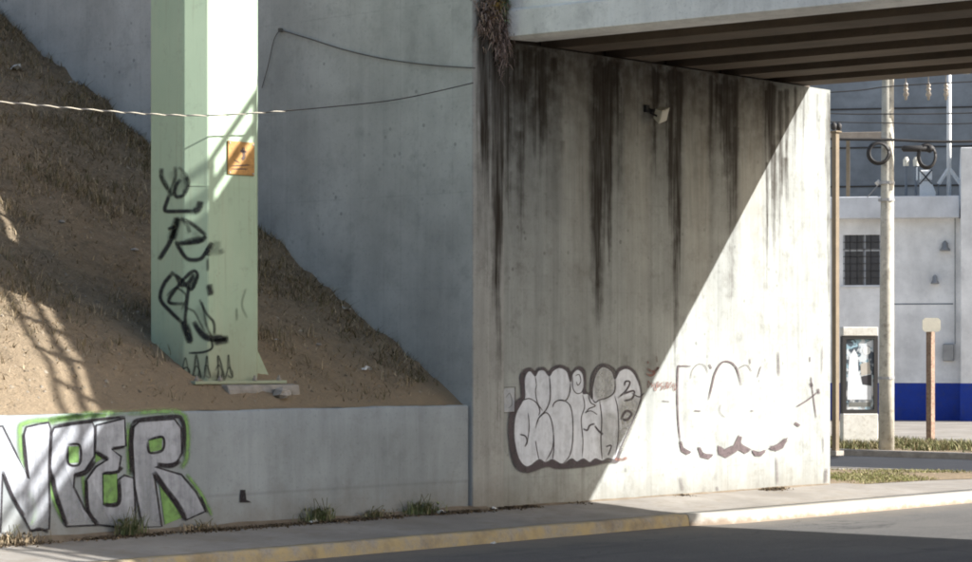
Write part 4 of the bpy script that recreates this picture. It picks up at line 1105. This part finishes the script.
child(MB().tube([(q[0], q[1], zz), tuple(np.array([q[0], q[1], zz]) - RIGHT * .06 + UP * .06)], .06, 8), 'white_clamp', M['litter'], up)
q2 = b - RIGHT * .42
child(MB().tube([(q[0], q[1], zz), (q2[0], q2[1], zat(197, b))], .015, 6), 'stay_rod', M['rail_steel'], up)
# cable coils and spans
def coil(px, py, r, th, lab, ry=None):
    c = b + RIGHT * ((px - 886.5) * mpx) - FWD * .2; cz = zat(py, b)
    e = empty('cable_coil', (c[0], c[1], cz)); tag(e, lab, 'cable coil')
    for k in range(3):
        rr = r * (1 - .07 * k)
        pts = [(c[0] + RIGHT[0] * rr * math.cos(a), c[1] + RIGHT[1] * rr * math.cos(a), cz + (ry or 1) * rr * math.sin(a)) for a in np.linspace(.2, 2 * math.pi + .2, 25)]
        child(MB().tube([Vector(p) - Vector(FWD) * .03 * k for p in pts], th, 6), 'loop', M['cable'], e, True)
    return e
coil(877, 154, .24, .028, 'round black cable coil left of the utility pole')
coil(925, 157, .20, .024, 'black cable coil right of the utility pole', 1.35)
def span(pxs, th, lab, dz=0.0, mat='cable'):
    pts = [b + RIGHT * ((px - 886.5) * mpx) - FWD * (.2 + dz) for px, py in pxs]
    pts = [np.array([p[0], p[1], zat(py, b)]) for p, (px, py) in zip(pts, pxs)]
    o = MB().tube(catline(pts, 8), th, 6).build('overhead_cable', M[mat], None, True)
    tag(o, lab, 'cable')
span([(700, 132), (800, 138), (840, 140), (886, 140.5), (950, 142.5), (1080, 139)], .032, 'thick overhead cable passing the coils')
span([(700, 108), (830, 114.5), (886, 115), (950, 114.5), (1080, 110)], .014, 'thin overhead wire above the thick cable', .02)
span([(700, 118), (830, 123), (886, 124), (950, 125), (1080, 120)], .012, 'lowest of the thin overhead wires', .04)
span([(700, 99), (840, 93), (886, 88), (950, 84), (1080, 78)], .014, 'topmost overhead wire just below the girders', .06)
# black splice enclosure on the cable
Ms = Matrix.Translation(tuple(b + RIGHT * (27 * mpx) - FWD * .22 - np.array([0, 0, b[2]]) + UP * zat(149.5, b))) @ Matrix.Rotation(math.atan2(RIGHT[1], RIGHT[0]), 4, 'Z')
se = empty('splice_case', Ms.translation); tag(se, 'black cable splice case beside the right coil', 'splice case')
child(MB().tube([Ms @ Vector((x, 0, 0)) for x in (-.30, -.26, .26, .30)], [.03, .07, .07, .03], 10), 'case', M['cable'], se, True)
child(MB().tube([Ms @ Vector((x, 0, 0)) for x in (.25, .32, .42)], [.07, .10, .03], 10), 'end_cap', M['cable'], se, True)

# square post hard against the edge of the abutment
M['tan_paint'] = mat_simple('tan_paint', (.21, .165, .11), .7, .15, 4, 30, .1)
p = gpos(835.5, 452); sz = np.dot(p - CAM, FWD) / FPX
sq = empty('square_post', (p[0], p[1], GZ), YAW - math.pi / 2 + math.radians(40)); tag(sq, 'tall square tan post close to the sunlit abutment edge', 'post')
MB().cbox(-.06, .06, -.06, .06, -.1, zat(133, p) - GZ, .008).build('shaft', M['tan_paint'], sq)
MB().cbox(-.10, .10, -.10, .10, zat(133, p) - GZ + .003, zat(131, p) - GZ, .01).build('cap', M['tan_paint'], sq)
for s in (-1, 1): MB().lathe([(.02, 0), (.06, .03), (.07, .12), (.03, .17)], (s * .08, -.02, zat(130.5, p) - GZ), 10).build('lamp_head', M['cable'], sq, True)
MB().cbox(-.13, .13, -.13, .13, -.08, .03, .01).build('base', M['footing'], sq)

# advertising kiosk
M['white_panel'] = mat_simple('white_panel', (.66, .64, .58), .5, .1, 5, 30, 0, dirt=((.35, .3, .22), .5))
M['kiosk_frame'] = mat_simple('dark_kiosk_frame', (.045, .042, .04), .5, .1, 5, 30, 0)
def mat_poster():
    t = NT('poster_print')
    X, Y, Z = t.sep()
    n = t.noise(3.2, 4, .5, None, .6); n2 = t.noise(6.5, 3, .5, None, .4)
    c = t.mix(t.ramp(n, [(.46, 0), (.5, 1)]), (.62, .66, .68), (.08, .10, .12))
    c = t.mix(t.ramp(n2, [(.57, 0), (.6, 1)]), c, (.30, .45, .52))
    lo = t.math('LESS_THAN', Z, 1.35)
    c = t.mix(t.math('MULTIPLY', lo, t.ramp(n, [(.40, .8), (.62, 0)])), c, (.70, .69, .66))
    t.base(c, .35, .4); return t.m
M['poster'] = mat_poster()
kb = gpos(859, 446); ks = np.dot(kb - CAM, FWD) / FPX
kw = 36.5 * ks / 2
kz = lambda py: zat(py, kb) - GZ
kiosk = empty('advertising_kiosk', (kb[0], kb[1], GZ), YAW - math.pi / 2 + math.radians(9)); tag(kiosk, 'free-standing advertising kiosk with poster beside the utility pole', 'kiosk')
MB().cbox(-kw, kw, -.12, .12, -.05, kz(413.5), .015).build('plinth', M['white_panel'], kiosk)
MB().cbox(-kw, kw, -.12, .12, kz(336), kz(327), .015).build('header', M['white_panel'], kiosk)
fz0, fz1 = kz(413.5) + .003, kz(336) - .003
fr = MB().box(-kw, -kw + .09, -.10, .10, fz0, fz1).box(kw - .09, kw, -.10, .10, fz0, fz1).box(-kw + .09, kw - .09, -.10, .10, fz0, fz0 + .09).box(-kw + .09, kw - .09, -.10, .10, fz1 - .07, fz1).build('frame', M['kiosk_frame'], kiosk)
pst = MB().box(-kw + .09, kw - .09, -.055, .05, fz0 + .09, fz1 - .07).build('poster', M['poster'], kiosk)
# simple printed shapes on the poster: a pale figure, a round spot and a white lower block
def flat(poly, y, name, col):
    MB().add([(x, y, z) for x, z in poly], [tuple(range(len(poly)))]).build(name, mat_simple('print_' + name, col, .4, .08, 6, 30, 0), pst)
pw = kw - .09; pc = (fz0 + .09 + fz1 - .07) / 2; ph = (fz1 - .07 - fz0 - .09) / 2
flat([(-pw * .9, pc - ph * .72), (pw * .85, pc - ph * .72), (pw * .85, pc - ph * .35), (pw * .2, pc - ph * .3), (-pw * .1, pc + ph * .1), (-pw * .15, pc + ph * .55), (-pw * .4, pc + ph * .72), (-pw * .75, pc + ph * .5), (-pw * .85, pc)], -.058, 'pale_figure', (.72, .74, .76))
flat([(pw * .5 + pw * .3 * math.cos(a), pc + ph * .68 + pw * .3 * math.sin(a)) for a in np.linspace(0, 2 * math.pi, 14, endpoint=False)], -.058, 'pale_spot', (.78, .80, .78))
flat([(pw * .05, pc + ph * .30), (pw * .7, pc + ph * .36), (pw * .8, pc + ph * .02), (pw * .1, pc - ph * .04)], -.058, 'tan_block', (.50, .46, .40))
flat([(pw * .1, pc - ph * .06), (pw * .85, pc), (pw * .85, pc - ph * .33), (pw * .2, pc - ph * .28)], -.0585, 'dark_block', (.06, .055, .06))
flat([(-pw * .8, pc - ph * .92), (pw * .8, pc - ph * .92), (pw * .8, pc - ph * .8), (-pw * .8, pc - ph * .8)], -.0585, 'grey_strip', (.20, .20, .18))

# sign post with cream plate
M['cream'] = mat_simple('cream_plate', (.72, .68, .56), .6, .12, 5, 30, 0)
M['post_paint'] = mat_simple('rusty_cream_post', (.30, .215, .155), .7, .25, 9, 30, .1, dirt=((.16, .06, .04), .9))
sb = gpos(930.5, 443); sg = empty('sign_post', (sb[0], sb[1], GZ), YAW - math.pi / 2 + math.radians(42)); tag(sg, 'short square post with small cream plate in front of the blue wall', 'sign post')
szf = lambda py: zat(py, sb) - GZ
MB().cbox(-.075, .075, -.075, .075, -.1, szf(331), .006).build('shaft', M['post_paint'], sg)
c45 = Matrix.Rotation(-math.radians(42), 4, 'Z')
mb = MB(); w, z0, z1, ch = .215, szf(331) - .02, szf(318), .06
pl = [(-w + ch, z0), (w - ch, z0), (w, z0 + ch), (w, z1 - ch), (w - ch, z1), (-w + ch, z1), (-w, z1 - ch), (-w, z0 + ch)]
mb.prism(pl, -.135, -.115, 'y'); mb.v = [tuple(c45 @ Vector(v)) for v in mb.v]
mb.build('plate', M['cream'], sg)
for k in range(9):
    z = szf(331) - .15 - k * .24
    MB().box(.0752, .079, -.03, .03, z - .05, z + .05).build('perforation', M['litter'], sg)

# ------------------------------------------------------------------ building with a blue dado
ANG = math.radians(-59.4)
ob_ = gpos(842, 420.0); ob_ = np.array([ob_[0], ob_[1], GZ])
E1 = np.array([math.cos(ANG), math.sin(ANG), 0]); N1 = np.array([-math.sin(ANG), math.cos(ANG), 0])   # along the facade, into the building
def fc(px, py, dy=0.0):
    p = on_plane(px, py, ob_ + N1 * dy, N1) - ob_
    return float(np.dot(p, E1)), float(p[2])
M['facade'] = mat_concrete('pale_plaster', (.87, .865, .85), .18, .14, stretch=(2, 2, .4), grime=(.3, .3, .3), grain=.4)
M['ledge'] = mat_concrete('ledge_plaster', (.70, .72, .75), .15, .12, stretch=(2, 2, .4), grime=(.3, .3, .3), grain=.4)
M['blue'] = mat_simple('royal_blue_paint', (.012, .045, .33), .6, .15, 2, 20, .1, dirt=((.04, .06, .14), .5))
M['pane'] = mat_simple('dark_window_pane', (.02, .025, .04), .15, .2, 3, 20, 0, .5)
M['win_frame'] = mat_simple('pale_window_frame', (.50, .52, .55), .5, .1, 4, 20, 0)
M['slate'] = mat_concrete('slate_cladding', (.20, .225, .25), .25, .15, stretch=(1.2, 1.2, 3), grime=(.1, .1, .12), grain=.3)
M['beam_tan'] = mat_simple('tan_beam', (.36, .30, .24), .8, .15, 4, 20, .1)
bd = empty('blue_and_white_building', ob_, ANG); tag(bd, 'white two-storey building with a blue painted lower wall across the street', 'building')
zl1, zl0 = fc(842, 197.8)[1], fc(842, 219.4)[1]
wx0, wz1 = fc(843, 235); wx1, wz0 = fc(881, 285)
zd = fc(900, 383)[1]
xr = fc(959.5, 200)[0]
# front wall with a window opening
fw = MB()
def wallrect(x0, x1, z0, z1): fw.box(x0, x1, 0, .3, z0, z1)
wallrect(-12, wx0, zd, zl0); wallrect(wx1, xr + 6, zd, zl0); wallrect(wx0, wx1, zd, wz0); wallrect(wx0, wx1, wz1, zl0)
fw.build('front_wall', M['facade'], bd)
MB().box(-12, xr + 6, -.012, .3, -.13, zd - .002).build('blue_dado', M['blue'], bd)
MB().box(-12, xr + 6, .31, 9, -.13, zl0 - .003).build('core', M['facade'], bd)
MB().cbox(-12, xr - .01, -.45, 9, zl0, zl1, .02).build('ledge', M['ledge'], bd)
win = MB().box(wx0, wx1, .16, .20, wz0, wz1).build('window', M['pane'], bd)
wf = MB()
xm = wx0 + (wx1 - wx0) * .56; zm = wz0 + (wz1 - wz0) * .70
for x0, x1 in ((wx0, wx0 + .05), (wx1 - .05, wx1), (xm - .04, xm + .04)): wf.box(x0, x1, .09, .16, wz0, wz1)
wf.box(wx0 + .05, xm - .04, .095, .155, zm - .04, zm + .04); wf.box(xm + .04, wx1 - .05, .095, .155, zm - .04, zm + .04); wf.build('window_frame', M['win_frame'], win)
for k in range(1, 5):
    x = wx0 + (wx1 - wx0) * k / 5.5
    MB().box(x - .012, x + .012, .03, .05, wz0, wz1).build('security_bar', M['cable'], win)
for k in range(1, 7):
    z = wz0 + (wz1 - wz0) * k / 7
    MB().box(wx0, wx1, .052, .068, z - .010, z + .010).build('security_bar', M['cable'], win)
MB().cbox(wx0 - .06, wx1 + .06, -.06, .14, wz0 - .07, wz0, .01).build('sill', M['ledge'], win)
# taller block at the right
zb = fc(962, 149)[1]
xb = fc(960.5, 250, -.6)[0]
MB().cbox(xb, xb + 8, -.6, 9.2, -.13, zb, .02).build('side_block', M['facade'], bd)
MB().box(xb - .012, xb + 8.01, -.612, -.6, -.13, zd).build('side_dado', M['blue'], bd)
# grooves, meter, marks on the wall
z = fc(920, 304)[1]; MB().box(wx1 + .2, xr - .2, -.010, -.002, z - .02, z + .02).build('plaster_joint', M['slate'], bd)
x0, z1 = fc(956, 344); x1, z0 = fc(966, 361)
mt = MB().cbox(min(x0, xb - .55), min(x1, xb - .2), -.14, -.003, z0, z1, .02).build('electric_meter', M['rail_steel'], bd)
MB().tube([((x0 + min(x1, xb - .2)) / 2, -.06, z1), ((x0 + min(x1, xb - .2)) / 2, -.06, zl0)], .018, 6).build('conduit', M['rail_steel'], mt)
for px, py, s in ((945, 246, .17), (935, 279, .13)):
    x, z = fc(px, py)
    MB().lathe([(.03, .16 * s / .17), (s * .55, .08), (s * .6, -.04), (s, -.12), (s, -.16)], (x, -.12, z), 8).build('wall_lamp', M['rail_steel'], bd, True)
# things on the roof
def roof_thing(name, lab, cat, px, dy):
    x, _ = fc(px, 197, dy); p = ob_ + E1 * x + N1 * dy; e = empty(name, (p[0], p[1], GZ + zl1), ANG); tag(e, lab, cat)
    return e, lambda qx, qy: ((lambda r: (r[0] - x, r[1] - zl1))(fc(qx, qy, dy)))
M['white_paint'] = mat_simple('white_paint', (.78, .77, .74), .5, .06, 4, 20, 0)
e, L = roof_thing('roof_mast', 'slim white mast braced by two legs on the building roof', 'mast', 949, 1.2)
MB().tube([(0, 0, -.02), (0, 0, L(949, 60)[1])], .075, 8).build('shaft', M['white_paint'], e, True)
zt = L(949, 168)[1]
for px in (938.5, 960.5):
    x, z = L(px, 184); MB().tube([(0, 0, zt), (x, -.05, z)], .07, 6).build('brace', M['white_paint'], e)
    MB().tube([(x, -.05, z), (x, -.05, -.02)], .02, 6).build('leg', M['slate'], e)
e, L = roof_thing('roof_unit', 'white boxy unit with crossed straps standing on the roof edge', 'roof unit', 925.5, 1.0)
x0, z1 = L(919.5, 170); x1, _ = L(932, 170)
MB().cbox(x0, x1, 0, .35, L(925, 181)[1] + .02, z1, .04).build('upper_case', M['white_paint'], e)
MB().add([(x0, 0, 0), (x1 + .08, 0, 0), (x1 + .12, 0, .2), (x1 - .03, 0, L(925, 181)[1]), (x0, 0, L(925, 181)[1]), (x0, .4, 0), (x1 + .08, .4, 0), (x1 + .12, .4, .2), (x1 - .03, .4, L(925, 181)[1]), (x0, .4, L(925, 181)[1])], [(0, 1, 2, 3, 4), (9, 8, 7, 6, 5), (0, 5, 6, 1), (1, 6, 7, 2), (2, 7, 8, 3), (3, 8, 9, 4), (4, 9, 5, 0)]).build('lower_case', M['white_paint'], e)
for a_, b_ in (((x0, L(925, 181)[1] - .1), (x1, z1)), ((x1, L(925, 181)[1] - .1), (x0, z1))):
    MB().tube([(a_[0], -.02, a_[1]), (b_[0], -.02, b_[1])], .02, 5).build('strap', M['cable'], e)
for px in (906, 916):
    e, L = roof_thing('vent_pipe', 'short pale vent pipe %s on the roof' % ('nearer the utility pole' if px == 906 else 'beside the white unit'), 'pipe', px, 2.2)
    zt = L(px, 157)[1]
    MB().tube([(0, 0, -.02), (0, 0, zt - .3)], .045, 8).build('pipe', M['slate'], e)
    MB().lathe([(.09, zt - .3), (.10, zt - .1), (.05, zt)], (0, 0, 0), 10).build('cowl', M['cream'], e)
e, L = roof_thing('roof_frame', 'tan post and beam frame on the roof left of the pole', 'frame', 848, 2.0)
z0, z1 = L(848, 139)[1], L(848, 132.5)[1]
MB().cbox(L(815, 139)[0], L(886, 139)[0], -.08, .08, z0, z1, .01).build('beam', M['beam_tan'], e)
for px in (822, 848, 884): MB().cbox(L(px, 150)[0] - .06, L(px, 150)[0] + .06, -.06, .06, -.02, z0 - .002, .01).build('post', M['tan_paint'], e)
# dark building behind
b2 = empty('slate_building', ob_ + N1 * 16, ANG); tag(b2, 'tall slate grey building wall behind the rooftop mast', 'building')
MB().box(-30, 40, 0, 12, -.13, 19).build('wall', M['slate'], b2)
for k in range(6):
    MB().box(-30, 40, -.03, -.002, 8.6 + k * 1.5, 8.66 + k * 1.5).build('cladding_joint', M['cable'], b2)
MB().cbox(-30.2, 40.2, -.2, 12.2, 19.002, 19.4, .03).build('coping', M['ledge'], b2)
